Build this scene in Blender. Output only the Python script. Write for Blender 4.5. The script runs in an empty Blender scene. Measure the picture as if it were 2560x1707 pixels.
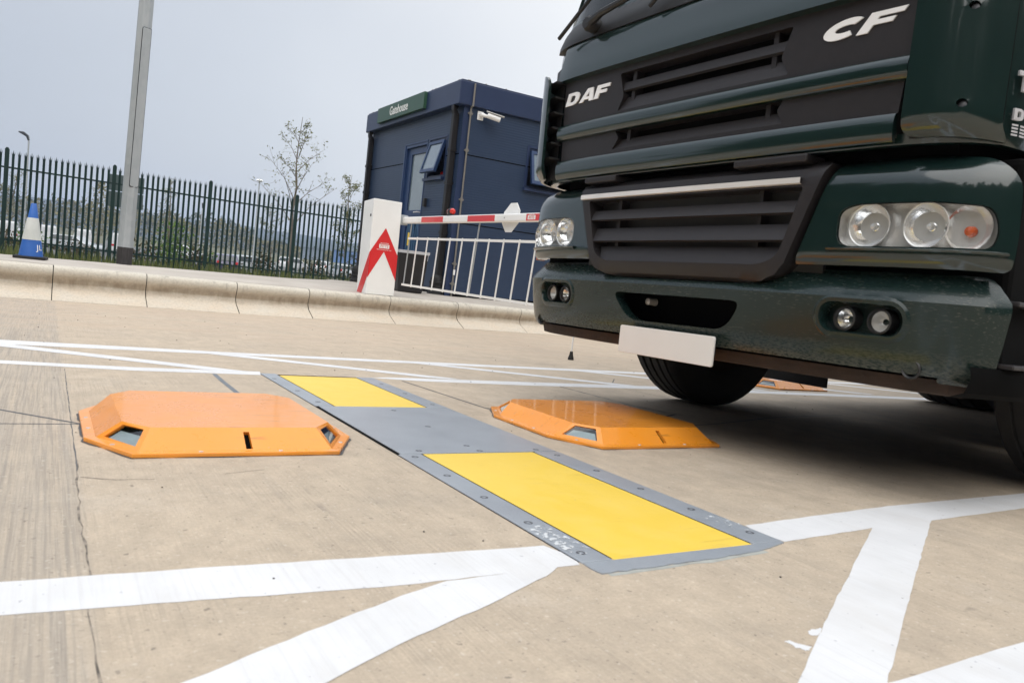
import bpy, bmesh, math, random
from mathutils import Vector, Matrix
from mathutils.geometry import delaunay_2d_cdt
R = math.radians
rnd = random.Random(7)
scn = bpy.context.scene
col = scn.collection

# ------------------------------------------------------------------ camera, world, sun, exposure
cam = bpy.data.cameras.new("camera")
cam_o = bpy.data.objects.new("camera", cam)
col.objects.link(cam_o)
CX = (0.99345433, 0.00966078, 0.11382074)      # right
CY = (0.11422999, -0.08401947, -0.98989506)    # down
CZ = (0.0, 0.99641728, -0.08457306)            # forward
cam_o.matrix_world = Matrix(((CX[0], -CY[0], -CZ[0], 0.0), (CX[1], -CY[1], -CZ[1], 0.0),
                             (CX[2], -CY[2], -CZ[2], 0.5), (0, 0, 0, 1)))
cam.sensor_fit = 'HORIZONTAL'
cam.sensor_width = 36.0
cam.lens = 1940.0 / 2560.0 * 36.0
cam.clip_start, cam.clip_end = 0.02, 5000.0
cam.dof.use_dof = True
cam.dof.focus_distance = 7.5
cam.dof.aperture_fstop = 9.0
scn.camera = cam_o

SUN_EL, SUN_AZ = R(50), (-0.30, -0.95)          # direction the light comes from (x, y)
world = bpy.data.worlds.new("World")
scn.world = world
world.use_nodes = True
wn, wl = world.node_tree.nodes, world.node_tree.links
bg = wn["Background"]
sky = wn.new("ShaderNodeTexSky")
sky.sky_type = 'NISHITA'
sky.sun_disc = False
sky.sun_elevation = SUN_EL
sky.sun_rotation = math.atan2(SUN_AZ[0], SUN_AZ[1])
sky.air_density, sky.dust_density = 1.3, 3.0
tc = wn.new("ShaderNodeTexCoord")
sep = wn.new("ShaderNodeSeparateXYZ")
wl.new(tc.outputs["Generated"], sep.inputs[0])
nz = wn.new("ShaderNodeTexNoise")
nz.inputs["Scale"].default_value = 1.6
nz.inputs["Detail"].default_value = 4.0
nz.inputs["Roughness"].default_value = 0.45
wl.new(tc.outputs["Generated"], nz.inputs["Vector"])
mr = wn.new("ShaderNodeMapRange")               # brighter cloud towards the east
mr.inputs["From Min"].default_value, mr.inputs["From Max"].default_value = -0.75, 0.25
wl.new(sep.outputs["X"], mr.inputs["Value"])
mad = wn.new("ShaderNodeMath"); mad.operation = 'MULTIPLY_ADD'
mad.inputs[1].default_value, mad.inputs[2].default_value = 0.8, -0.40
wl.new(nz.outputs["Fac"], mad.inputs[0])
add = wn.new("ShaderNodeMath"); add.operation = 'ADD'; add.use_clamp = True
wl.new(mr.outputs[0], add.inputs[0]); wl.new(mad.outputs[0], add.inputs[1])
ramp = wn.new("ShaderNodeValToRGB")
e = ramp.color_ramp.elements
e[0].position, e[0].color = 0.0, (0.375, 0.408, 0.468, 1)
e[1].position, e[1].color = 1.0, (0.78, 0.785, 0.79, 1)
m_ = ramp.color_ramp.elements.new(0.5); m_.color = (0.535, 0.562, 0.605, 1)
wl.new(add.outputs[0], ramp.inputs[0])
sc10 = wn.new("ShaderNodeVectorMath"); sc10.operation = 'SCALE'; sc10.inputs["Scale"].default_value = 10.0
zr0 = wn.new("ShaderNodeMapRange")              # sky brightened overhead, out of view, to keep the light level
zr0.interpolation_type = 'SMOOTHSTEP'
for n_, v_ in (("From Min", .40), ("From Max", .95), ("To Min", 10.0), ("To Max", 21.0)):
    zr0.inputs[n_].default_value = v_
wl.new(sep.outputs["Z"], zr0.inputs["Value"])
wl.new(zr0.outputs[0], sc10.inputs["Scale"])
wl.new(ramp.outputs[0], sc10.inputs[0])
mx = wn.new("ShaderNodeMix"); mx.data_type = 'RGBA'
mx.inputs["Factor"].default_value = 0.9
wl.new(sky.outputs[0], mx.inputs["A"]); wl.new(sc10.outputs[0], mx.inputs["B"])
wl.new(mx.outputs["Result"], bg.inputs["Color"])
bg.inputs["Strength"].default_value = 0.1

sun = bpy.data.lights.new("sun", 'SUN')
sun.energy, sun.angle, sun.color = 1.35, R(75), (1.0, 0.96, 0.9)
sun_o = bpy.data.objects.new("sun", sun)
col.objects.link(sun_o)
sd = Vector((SUN_AZ[0], SUN_AZ[1], 0)).normalized() * math.cos(SUN_EL) + Vector((0, 0, math.sin(SUN_EL)))
sun_o.rotation_euler = sd.to_track_quat('Z', 'Y').to_euler()

scn.view_settings.view_transform = 'Standard'
scn.view_settings.look = 'None'
scn.view_settings.exposure = 0.47
scn.view_settings.gamma = 1.0
scn.cycles.use_denoising = True
scn.cycles.max_bounces = 8
scn.cycles.transparent_max_bounces = 32

# ------------------------------------------------------------------ frames
# the road falls gently towards the kerb: its own plane, lane direction = x, across the lane = y
ROAD = Matrix(((0.855008056, -0.518475467, -0.012017239, 0.006), (0.518601028, 0.854587572, 0.027074985, -0.0135),
               (-0.003767933, -0.029381483, 0.999561169, 0.0), (0, 0, 0, 1)))
YAW = R(29.77)                                   # gatehouse axes
GA = Vector((-math.sin(YAW), math.cos(YAW), 0))
GB = Vector((math.cos(YAW), math.sin(YAW), 0))
EYE = Vector((0, 0, 0.5))


def rw(x, y, z=0.0):
    return ROAD @ Vector((x, y, z))


def far(p, s):                                   # move a surveyed point out along its bearing
    return EYE + (Vector(p) - EYE) * s


# ------------------------------------------------------------------ materials
MATS = {}


def mat(name, base, rough=0.6, metal=0.0, spec=0.5, coat=0.0, base2=None, nscale=6.0, bump=0.0, bscale=60.0,
        stretch=None, contrast=(0.35, 0.65), coat_rough=0.03, rvar=0.0):
    if name in MATS:
        return MATS[name]
    m = bpy.data.materials.new(name)
    m.use_nodes = True
    n, l = m.node_tree.nodes, m.node_tree.links
    p = n["Principled BSDF"]
    p.inputs["Base Color"].default_value = (*base, 1)
    p.inputs["Roughness"].default_value = rough
    p.inputs["Metallic"].default_value = metal
    p.inputs["Specular IOR Level"].default_value = spec
    p.inputs["Coat Weight"].default_value = coat
    p.inputs["Coat Roughness"].default_value = coat_rough
    t = n.new("ShaderNodeTexCoord")
    vec = t.outputs["Object"]
    if stretch:
        mp = n.new("ShaderNodeMapping")
        mp.inputs["Scale"].default_value = stretch
        l.new(vec, mp.inputs["Vector"])
        vec = mp.outputs[0]
    if base2 is None:
        base2 = tuple(c * 0.82 for c in base)
    a = n.new("ShaderNodeTexNoise")
    a.inputs["Scale"].default_value = nscale
    a.inputs["Detail"].default_value = 6.0
    a.inputs["Roughness"].default_value = 0.6
    l.new(vec, a.inputs["Vector"])
    cr = n.new("ShaderNodeValToRGB")
    cr.color_ramp.elements[0].position, cr.color_ramp.elements[0].color = contrast[0], (*base2, 1)
    cr.color_ramp.elements[1].position, cr.color_ramp.elements[1].color = contrast[1], (*base, 1)
    l.new(a.outputs["Fac"], cr.inputs[0])
    l.new(cr.outputs[0], p.inputs["Base Color"])
    if rvar:
        mm = n.new("ShaderNodeMapRange")
        mm.inputs["To Min"].default_value, mm.inputs["To Max"].default_value = rough + rvar, max(0.02, rough - rvar)
        l.new(a.outputs["Fac"], mm.inputs["Value"])
        l.new(mm.outputs[0], p.inputs["Roughness"])
    if bump:
        b = n.new("ShaderNodeTexNoise")
        b.inputs["Scale"].default_value = bscale
        b.inputs["Detail"].default_value = 4.0
        l.new(vec, b.inputs["Vector"])
        bm = n.new("ShaderNodeBump")
        bm.inputs["Strength"].default_value = bump
        bm.inputs["Distance"].default_value = 0.01
        l.new(b.outputs["Fac"], bm.inputs["Height"])
        l.new(bm.outputs[0], p.inputs["Normal"])
    MATS[name] = m
    return m


class NT:
    """small node helper for the hand made materials"""
    def __init__(s, name):
        s.m = bpy.data.materials.new(name)
        s.m.use_nodes = True
        s.n, s.l = s.m.node_tree.nodes, s.m.node_tree.links
        s.p = s.n["Principled BSDF"]
        s.out = s.n["Material Output"]
        s.obj = s.n.new("ShaderNodeTexCoord").outputs["Object"]
        MATS[name] = s.m

    def map(s, scale=(1, 1, 1), rot=(0, 0, 0), src=None):
        k = s.n.new("ShaderNodeMapping")
        k.inputs["Scale"].default_value = scale
        k.inputs["Rotation"].default_value = rot
        s.l.new(src or s.obj, k.inputs["Vector"])
        return k.outputs[0]

    def noise(s, vec, scale, detail=5.0, rough=0.6):
        k = s.n.new("ShaderNodeTexNoise")
        k.inputs["Scale"].default_value = scale
        k.inputs["Detail"].default_value = detail
        k.inputs["Roughness"].default_value = rough
        s.l.new(vec, k.inputs["Vector"])
        return k.outputs["Fac"]

    def rng(s, v, a, b, c=0.0, d=1.0):
        k = s.n.new("ShaderNodeMapRange")
        for nm, x in (("From Min", a), ("From Max", b), ("To Min", c), ("To Max", d)):
            k.inputs[nm].default_value = x
        s.l.new(v, k.inputs["Value"])
        return k.outputs[0]

    def math(s, op, a, b):
        k = s.n.new("ShaderNodeMath")
        k.operation = op
        for i, x in enumerate((a, b)):
            if isinstance(x, (int, float)):
                k.inputs[i].default_value = x
            else:
                s.l.new(x, k.inputs[i])
        return k.outputs[0]

    def mix(s, f, a, b):
        k = s.n.new("ShaderNodeMix")
        k.data_type = 'RGBA'
        for nm, x in (("Factor", f), ("A", a), ("B", b)):
            if isinstance(x, (int, float)):
                k.inputs[nm].default_value = x
            elif isinstance(x, tuple):
                k.inputs[nm].default_value = (*x, 1)
            else:
                s.l.new(x, k.inputs[nm])
        return k.outputs["Result"]

    def bump(s, v, strength, dist):
        k = s.n.new("ShaderNodeBump")
        k.inputs["Strength"].default_value = strength
        k.inputs["Distance"].default_value = dist
        s.l.new(v, k.inputs["Height"])
        s.l.new(k.outputs[0], s.p.inputs["Normal"])

    def set(s, nm, v):
        if isinstance(v, (int, float)):
            s.p.inputs[nm].default_value = v
        elif isinstance(v, tuple):
            s.p.inputs[nm].default_value = (*v, 1)
        else:
            s.l.new(v, s.p.inputs[nm])

    def xyz(s):
        k = s.n.new("ShaderNodeSeparateXYZ")
        s.l.new(s.obj, k.inputs[0])
        return k.outputs


def make_concrete():
    k = NT("road_concrete")
    x, y, z = k.xyz()
    big = k.noise(k.obj, 0.55, 4)
    mid = k.noise(k.obj, 4.5, 6, 0.65)
    fine = k.noise(k.obj, 150, 4, 0.75)
    brush = k.noise(k.map((150, 2.2, 1)), 1.0, 4, 0.7)           # brushed across the lane
    brush2 = k.noise(k.map((26, 0.7, 1)), 1.0, 4, 0.65)
    brush3 = k.noise(k.map((17, 0.35, 1)), 1.0, 3, 0.6)
    tyre = k.noise(k.map((0.5, 5.5, 1)), 1.0, 4)                  # staining along the lane
    c = k.mix(k.rng(big, .35, .65), (.585, .485, .37), (.635, .525, .395))
    gr = k.noise(k.map((1, .7, 1)), 13, 9, .78)                   # cloudy grain of trowelled concrete
    c = k.mix(k.rng(gr, .36, .66, 0, .85), c, (.43, .355, .27))
    c = k.mix(k.rng(mid, .48, .74, 0, .6), c, (.43, .365, .29))
    st = k.noise(k.map((1, .6, 1)), 1.7, 7, .72)
    c = k.mix(k.rng(st, .52, .68, 0, .38), c, (.38, .325, .265))
    pale = k.noise(k.map((1, 1, 1), (0, 0, 1)), 3.1, 6, .7)
    c = k.mix(k.rng(pale, .56, .70, 0, .45), c, (.66, .58, .48))
    # greyer, streakier slab left of the joint
    left = k.rng(x, 0.095, 0.07)
    c = k.mix(k.math('MULTIPLY', left, k.rng(brush2, .36, .64, .15, .65)), c, (.43, .385, .33))
    c = k.mix(k.math('MULTIPLY', left, k.rng(brush3, .56, .68, 0, .38)), c, (.25, .23, .205))
    c = k.mix(k.math('MULTIPLY', left, k.rng(brush, .44, .66, 0, .75)), c, (.29, .265, .235))
    # drag marks and brush lines in broken patches elsewhere
    pt = k.rng(k.noise(k.obj, 2.4, 4, .6), .44, .60)
    c = k.mix(k.math('MULTIPLY', pt, k.rng(brush2, .54, .72, 0, .38)), c, (.33, .29, .245))
    c = k.mix(k.math('MULTIPLY', pt, k.rng(brush, .46, .68, 0, .6)), c, (.34, .285, .225))
    mk = k.noise(k.map((24, 1.6, 1), (0, 0, .30)), 1.0, 3, .6)
    c = k.mix(k.math('MULTIPLY', k.rng(mk, .66, .73), k.rng(mid, .45, .6, 0, .5)), c, (.24, .21, .18))
    blob = k.noise(k.map((1, 1.8, 1)), 7.5, 3, .5)
    c = k.mix(k.rng(blob, .715, .76, 0, .55), c, (.20, .175, .15))
    # peach silt towards the kerb
    peach = k.math('MULTIPLY', k.rng(y, 4.9, 6.2), k.rng(tyre, .40, .62))
    c = k.mix(k.math('MULTIPLY', peach, .5), c, (.57, .43, .31))
    c = k.mix(k.math('MULTIPLY', k.rng(tyre, .57, .70), k.rng(y, 4.6, 6, 0.03, .35)), c, (.34, .31, .28))
    speck = k.noise(k.obj, 46, 2, .5)
    c = k.mix(k.rng(speck, .71, .74, 0, .6), c, (.10, .09, .08))
    blotch = k.noise(k.obj, 1.9, 3, .55)
    c = k.mix(k.rng(blotch, .60, .72, 0, .25), c, (.33, .29, .245))
    c = k.mix(k.rng(fine, .35, .75, 0, .5), c, (.32, .265, .21))
    pit = k.noise(k.obj, 85, 2, .5)
    c = k.mix(k.rng(pit, .66, .72, 0, .5), c, (.17, .15, .13))
    c = k.mix(k.rng(pit, .36, .28, 0, .35), c, (.74, .68, .58))
    k.set("Base Color", c)
    k.set("Roughness", k.rng(mid, .3, .7, .72, .9))
    k.set("Specular IOR Level", 0.3)
    h = k.math('ADD', k.math('MULTIPLY', brush, .7), k.math('ADD', k.math('MULTIPLY', fine, .7), k.math('MULTIPLY', gr, 1.4)))
    k.bump(h, .45, .005)
    return k.m


def make_paint(name, c1, wear, wmask=46):
    """road paint: a thin coat that has worn through where the mask is high"""
    k = NT(name)
    fine = k.noise(k.obj, 150, 4, .7)
    mid = k.noise(k.obj, 5, 5, .6)
    brush = k.noise(k.map((120, 2.5, 1)), 1.0, 3, .7)
    sp = k.noise(k.obj, wmask, 3, .55)
    c = k.mix(k.rng(mid, .35, .7), c1, tuple(v * .9 for v in c1))
    c = k.mix(k.rng(brush, .50, .75, 0, .30), c, (.50, .48, .47))
    dr = k.noise(k.map((7, 2, 1)), 1.0, 5, .65)
    c = k.mix(k.rng(dr, .50, .72, 0, .35), c, (.55, .52, .48))
    spk = k.noise(k.obj, 60, 2, .5)
    c = k.mix(k.rng(spk, .715, .74, 0, .45), c, (.20, .20, .24))
    k.set("Base Color", c)
    k.set("Roughness", .7)
    k.bump(k.math('ADD', brush, fine), .3, .003)
    tr = k.n.new("ShaderNodeBsdfTransparent")
    ms = k.n.new("ShaderNodeMixShader")
    k.l.new(k.rng(k.math('ADD', sp, k.math('MULTIPLY', mid, .35)), wear, wear + .03), ms.inputs[0])
    k.l.new(k.p.outputs[0], ms.inputs[1])
    k.l.new(tr.outputs[0], ms.inputs[2])
    k.l.new(ms.outputs[0], k.out.inputs[0])
    return k.m


def make_kerb():
    k = NT("kerb_concrete")
    x, y, z = k.xyz()
    n1 = k.noise(k.map((2.5, 2.5, 9)), 1.6, 5)
    n2 = k.noise(k.obj, 45, 4, .7)
    n3 = k.noise(k.map((14, 14, 2)), 1.0, 4)
    zz = k.math('ADD', z, k.math('MULTIPLY', k.math('SUBTRACT', n1, .5), .10))
    c = k.mix(k.rng(n1, .35, .65), (.60, .54, .45), (.61, .52, .41))
    grime = k.math('MULTIPLY', k.rng(zz, .10, .17), k.rng(zz, .27, .20))
    c = k.mix(k.math('MULTIPLY', grime, k.rng(n3, .3, .65, .35, .85)), c, (.27, .215, .155))
    c = k.mix(k.rng(zz, .225, .275, 0, .9), c, (.60, .56, .48))
    top = k.math('MULTIPLY', k.rng(n3, .55, .70), k.rng(zz, .21, .29))
    c = k.mix(k.math('MULTIPLY', top, .5), c, (.20, .18, .155))
    c = k.mix(k.rng(n2, .45, .8, 0, .45), c, (.24, .21, .17))
    k.set("Base Color", c)
    k.set("Roughness", .88)
    k.set("Specular IOR Level", .25)
    k.bump(n2, .4, .004)
    return k.m


def make_glass(name, tint=(.85, .9, .9), alpha=.8, rough=.02, edge=1.0):
    """clear cover: what is behind shows, sky reflects at grazing angles"""
    k = NT(name)
    tr = k.n.new("ShaderNodeBsdfTransparent")
    tr.inputs[0].default_value = (*tint, 1)
    gl = k.n.new("ShaderNodeBsdfGlossy")
    gl.inputs["Roughness"].default_value = rough
    lw = k.n.new("ShaderNodeLayerWeight")
    lw.inputs["Blend"].default_value = .5
    fz_ = k.math('MULTIPLY_ADD', k.math('POWER', lw.outputs["Facing"], 4.0), .9)
    fz_.node.inputs[2].default_value = .05
    ms = k.n.new("ShaderNodeMixShader")
    k.l.new(k.math('MULTIPLY', fz_, edge), ms.inputs[0])
    k.l.new(tr.outputs[0], ms.inputs[1])
    k.l.new(gl.outputs[0], ms.inputs[2])
    k.l.new(ms.outputs[0], k.out.inputs[0])
    return k.m


def make_truck_paint(dirt):
    k = NT("truck_green_dusty" if dirt else "truck_green")
    n1 = k.noise(k.obj, 3, 4)
    c = k.mix(n1, (.0060, .0180, .0166), (.0074, .0212, .0196))
    k.set("Roughness", .34)
    if dirt:
        x, y, z = k.xyz()
        sp = k.noise(k.map((120, 42, 260)), 1.0, 2, .5)           # dried splashes, drawn sideways
        sp2 = k.noise(k.map((120, 70, 240)), 1.0, 3, .6)
        film = k.noise(k.map((3, 2.2, 5)), 1.0, 4)
        d = k.math('MULTIPLY', k.rng(sp, .60, .72), k.rng(film, .42, .62, .02, .24))
        low = k.math('MULTIPLY', k.rng(z, .47, .37), k.rng(sp2, .42, .62))
        d2 = k.math('MAXIMUM', d, k.math('MULTIPLY', low, .30))
        flm = k.rng(film, .3, .7, .01, .05)
        c = k.mix(flm, c, (.12, .12, .105))
        c = k.mix(d2, c, (.30, .28, .225))
        k.set("Roughness", k.rng(d2, 0, .5, .26, .7))
    k.set("Base Color", c)
    k.set("Specular IOR Level", .2 if dirt else .12)
    k.set("Coat Weight", .35 if dirt else .85)
    k.set("Coat Roughness", .12 if dirt else .085)
    k.set("Coat IOR", 1.6 if dirt else 1.78)
    return k.m


def make_wall():
    k = NT("gatehouse_cladding")
    x, y, z = k.xyz()
    w = k.n.new("ShaderNodeTexWave")
    w.wave_type, w.bands_direction, w.wave_profile = 'BANDS', 'Z', 'SIN'
    w.inputs["Scale"].default_value = 2 * math.pi / 20 / .038 * 1.0
    w.inputs["Distortion"].default_value = 0.0
    k.l.new(k.obj, w.inputs["Vector"])
    n1 = k.noise(k.obj, 2.2, 5)
    c = k.mix(k.rng(n1, .3, .7), (.0165, .034, .075), (.021, .040, .084))
    k.set("Base Color", c)
    k.set("Roughness", .42)
    k.set("Specular IOR Level", .5)
    k.bump(w.outputs["Fac"], .30, .004)
    return k.m


def make_worn(name, base, base2, scuff, dust, rough, coat):
    """gloss paint with tyre scuffs, scratches and road dust"""
    k = NT(name)
    n1 = k.noise(k.obj, 2.6, 4)
    c = k.mix(k.rng(n1, .3, .7), base2, base)
    sc1 = k.noise(k.map((5, 42, 30), (0, 0, .2)), 1.0, 4, .65)
    pt = k.noise(k.obj, 5.5, 4, .6)
    f = k.math('MULTIPLY', k.rng(sc1, .57, .68), k.rng(pt, .48, .62))
    c = k.mix(k.math('MULTIPLY', f, scuff), c, (.06, .05, .045))
    fl = k.noise(k.obj, 75, 3, .6)
    c = k.mix(k.rng(fl, .70, .74, 0, .55), c, (.40, .35, .29))
    film = k.rng(k.noise(k.obj, 9, 5, .65), .40, .75, 0, dust)
    c = k.mix(film, c, (.47, .40, .32))
    k.set("Base Color", c)
    k.set("Roughness", k.rng(film, 0, max(dust, .01), rough, rough + .18))
    k.set("Coat Weight", coat)
    k.set("Coat Roughness", .05)
    return k.m


def make_leaf(name, c1, c2):
    k = NT(name)
    n1 = k.noise(k.obj, 2.3, 3)
    oi = k.n.new("ShaderNodeNewGeometry")
    f = k.math('ADD', k.math('MULTIPLY', n1, .6), k.math('MULTIPLY', oi.outputs["Random Per Island"], .45))
    c = k.mix(k.rng(f, .25, .85), c1, c2)
    k.set("Base Color", c)
    k.set("Roughness", .6)
    k.set("Specular IOR Level", .3)
    tl = k.n.new("ShaderNodeBsdfTranslucent")
    k.l.new(c, tl.inputs[0])
    ms = k.n.new("ShaderNodeMixShader")
    ms.inputs[0].default_value = .3
    k.l.new(k.p.outputs[0], ms.inputs[1]); k.l.new(tl.outputs[0], ms.inputs[2])
    k.l.new(ms.outputs[0], k.out.inputs[0])
    return k.m


def make_steel():
    k = NT("galvanised_steel")
    v = k.n.new("ShaderNodeTexVoronoi")
    v.inputs["Scale"].default_value = 28
    k.l.new(k.map((1, 1, .5)), v.inputs["Vector"])
    n1 = k.noise(k.map((6, 6, 1.2)), 1.0, 5)
    c = k.mix(k.rng(n1, .3, .7), (.35, .38, .40), (.44, .47, .485))
    sepc = k.n.new("ShaderNodeSeparateColor")
    k.l.new(v.outputs["Color"], sepc.inputs[0])
    c = k.mix(k.math('MULTIPLY', sepc.outputs[0], .35), c, (.50, .52, .53))
    k.set("Base Color", c)
    k.set("Metallic", .35)
    k.set("Roughness", k.rng(n1, .3, .7, .5, .62))
    return k.m


M = dict(
    road=make_concrete(), kerb=make_kerb(),
    white=make_paint("road_paint_white", (.72, .72, .722), .93),
    whiteworn=make_paint("road_paint_overspray", (.66, .69, .71), .60, 70),
    seal=mat("joint_sealant", (.055, .06, .065), .55, base2=(.10, .10, .10), nscale=30),
    boltgrey=mat("dull_bolt", (.11, .115, .125), .5, base2=(.07, .07, .08), nscale=90),
    grout=mat("cement_grout", (.42, .43, .40), .9, base2=(.33, .33, .30), nscale=25),
    crack=mat("crack_dirt", (.10, .085, .07), .9, base2=(.33, .28, .225), nscale=26, contrast=(.42, .62)),
    sealgrey=mat("grey_sealant", (.19, .21, .23), .6, base2=(.14, .15, .16), nscale=20),
    plate=mat("scanner_plate_grey", (.345, .375, .41), .32, base2=(.285, .31, .345), nscale=7, bump=.15, bscale=160, contrast=(.3, .7)),
    yellow=make_worn('scanner_panel_yellow', (.86, .605, .085), (.83, .575, .075), .16, .10, .45, 0.0),
    orange=make_worn('orange_gloss_paint', (.92, .335, .028), (.89, .31, .024), .42, .06, .26, .40),
    black=mat("black_plastic", (.013, .013, .014), .5, base2=(.02, .02, .02), nscale=8),
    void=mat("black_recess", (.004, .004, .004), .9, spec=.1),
    rubber=mat("black_rubber", (.011, .011, .012), .75, base2=(.020, .019, .018), nscale=9, bump=.2, bscale=80),
    trim=mat("charcoal_trim", (.0245, .0215, .0225), .42, spec=.36, base2=(.021, .0185, .0195), nscale=30, bump=.12, bscale=500),
    paint=make_truck_paint(False), dusty=make_truck_paint(True),
    chrome=mat("satin_chrome", (.80, .78, .75), .25, metal=.25, base2=(.74, .72, .70)),
    silver=mat("badge_silver", (.92, .92, .92), .25, coat=.5, base2=(.86, .86, .86)),
    mirror=mat("lamp_reflector", (.93, .93, .93), .16, metal=.9, base2=(.86, .86, .86), nscale=14, bump=.35, bscale=24),
    lamphouse=mat("lamp_housing_silver", (.78, .77, .75), .3, metal=.5, base2=(.66, .65, .64), nscale=12),
    amber=mat("amber_bulb", (.60, .11, .03), .2, coat=.5),
    ribglass=make_glass("ribbed_clear_cover", (.93, .93, .92), rough=.12, edge=1.0),
    lens=make_glass("lamp_lens", (.96, .97, .97), edge=.55),
    glass=make_glass("window_glass", (.60, .68, .70), edge=1.0),
    boxglass=make_glass("scanner_window_glass", (.80, .84, .86), edge=1.6),
    plate_white=mat("blank_number_plate", (.78, .765, .74), .4, base2=(.75, .735, .71), nscale=5),
    rust=mat("rusty_chassis", (.030, .018, .013), .8, base2=(.045, .026, .018), nscale=10, bump=.3, bscale=60),
    wall=make_wall(),
    blue=mat("blue_trim", (.021, .037, .092), .4, base2=(.018, .032, .082), nscale=3),
    bluedoor=mat("blue_frame", (.022, .050, .13), .38, base2=(.02, .043, .115), nscale=4),
    gutter=mat("black_downpipe", (.009, .008, .0085), .5, base2=(.013, .011, .011), nscale=6),
    signgreen=mat("sign_green", (.028, .088, .050), .4, base2=(.026, .078, .045), nscale=5),
    signwhite=mat("lettering_white", (.86, .86, .85), .5, base2=(.82, .82, .80)),
    bwhite=mat("barrier_white", (.88, .88, .865), .38, coat=.3, base2=(.83, .83, .815), nscale=2.5),
    bred=mat("barrier_red", (.70, .028, .030), .35, coat=.3, base2=(.64, .024, .026), nscale=3),
    redlens=mat("red_lens", (.75, .03, .015), .15, coat=.8),
    conduit=mat("grey_conduit", (.205, .19, .17), .5, base2=(.165, .155, .14), nscale=8),
    steel=make_steel(),
    polefoot=mat("black_bitumen", (.014, .012, .013), .55, base2=(.05, .045, .045), nscale=7, stretch=(10, 10, 1.2), contrast=(.3, .75)),
    fence=mat("fence_green", (.0045, .029, .0235), .5, spec=.4, base2=(.005, .023, .019), nscale=4),
    coneblue=mat("cone_blue", (.030, .135, .47), .5, base2=(.027, .115, .41), nscale=7),
    conewhite=mat("cone_sleeve", (.66, .68, .66), .45, base2=(.55, .57, .54), nscale=5),
    bark=mat("pale_bark", (.22, .185, .15), .85, base2=(.12, .10, .085), nscale=12, stretch=(1, 1, .3)),
    twig=mat("brown_twig", (.15, .115, .085), .85, base2=(.09, .07, .05), nscale=12),
    leaf=make_leaf("young_leaf", (.10, .115, .035), (.24, .245, .085)),
    leafg=make_leaf("bright_leaf", (.06, .13, .015), (.14, .24, .035)),
    leafdry=make_leaf("dry_hedge_leaf", (.05, .042, .018), (.15, .115, .05)),
    wood=make_leaf("wood_leaf", (.13, .115, .04), (.31, .27, .10)),
    wooddark=make_leaf("dark_wood_leaf", (.045, .055, .03), (.12, .12, .06)),
    grassblade=make_leaf("grass_blade", (.075, .105, .025), (.20, .21, .07)),
    ground=mat("rough_grass_ground", (.085, .095, .035), .9, base2=(.13, .11, .06), nscale=.4, bump=.4, bscale=6),
    asphalt=mat("car_park_asphalt", (.10, .10, .10), .85, base2=(.14, .14, .135), nscale=.3),
    hill=mat("moorland", (.045, .065, .075), .9, base2=(.03, .045, .05), nscale=.008),
    farblue=mat("warehouse_blue", (.10, .19, .42), .5, base2=(.09, .17, .38), nscale=.1),
    fargrey=mat("warehouse_grey", (.20, .24, .30), .5, base2=(.17, .21, .27), nscale=.1),
    carwhite=mat("car_white", (.72, .73, .74), .3, coat=.8),
    carsilver=mat("car_silver", (.50, .53, .55), .3, metal=.3, coat=.8),
    carpurple=mat("car_violet", (.045, .035, .10), .3, coat=.9),
    cardark=mat("car_dark", (.03, .035, .045), .3, coat=.9),
    carred=mat("car_maroon", (.14, .02, .03), .3, coat=.9),
    carglass=mat("car_window", (.02, .028, .03), .06, coat=.6),
    tail=mat("tail_lamp_red", (.6, .02, .03), .25, coat=.5),
    platey=mat("yellow_number_plate", (.75, .50, .05), .5),
    signback=mat("sign_back_grey", (.075, .10, .10), .6, base2=(.06, .085, .085), nscale=3),
    pave=mat("pavement_concrete", (.50, .455, .40), .88, base2=(.42, .375, .325), nscale=1.3, bump=.25, bscale=120),
    liner=mat("white_bin_liner", (.50, .50, .52), .4, base2=(.5, .5, .52), nscale=14),
    stone=mat("dark_grit", (.06, .055, .05), .85),
    reflection_blue=mat("reflected_bar_blue", (.035, .10, .20), .35, base2=(.03, .085, .17)),  # colour of the fence reflection in the lower door pane
    room=mat("dim_room", (.05, .06, .07), .9),
    skypane=mat("sky_reflection_pane", (.17, .215, .225), .12, coat=1.0, base2=(.15, .19, .20), nscale=2),  # reflected sky put into the colour of the opaque door pane
    paneblue=mat("sky_lit_pane", (.12, .17, .22), .06, coat=1.0, base2=(.15, .20, .24), nscale=1.5),  # blue of the reflected sky put into the opaque sash pane
    blind=mat("grey_blind", (.42, .50, .50), .7, base2=(.38, .45, .46), nscale=40, stretch=(1, 1, 4)),
)


# ------------------------------------------------------------------ object helpers
def thing(name, label, cat, loc=(0, 0, 0), rz=0.0, road=False, group=None):
    o = bpy.data.objects.new(name, None)
    o.empty_display_size = .1
    col.objects.link(o)
    m = Matrix.Translation(loc) @ Matrix.Rotation(rz, 4, 'Z')
    o.matrix_world = ROAD @ m if road else m
    o["label"], o["category"] = label, cat
    if group:
        o["group"] = group
    return o


def tag(o, label=None, cat=None, group=None, kind=None):
    for k_, v in (("label", label), ("category", cat), ("group", group), ("kind", kind)):
        if v:
            o[k_] = v
    return o


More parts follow.
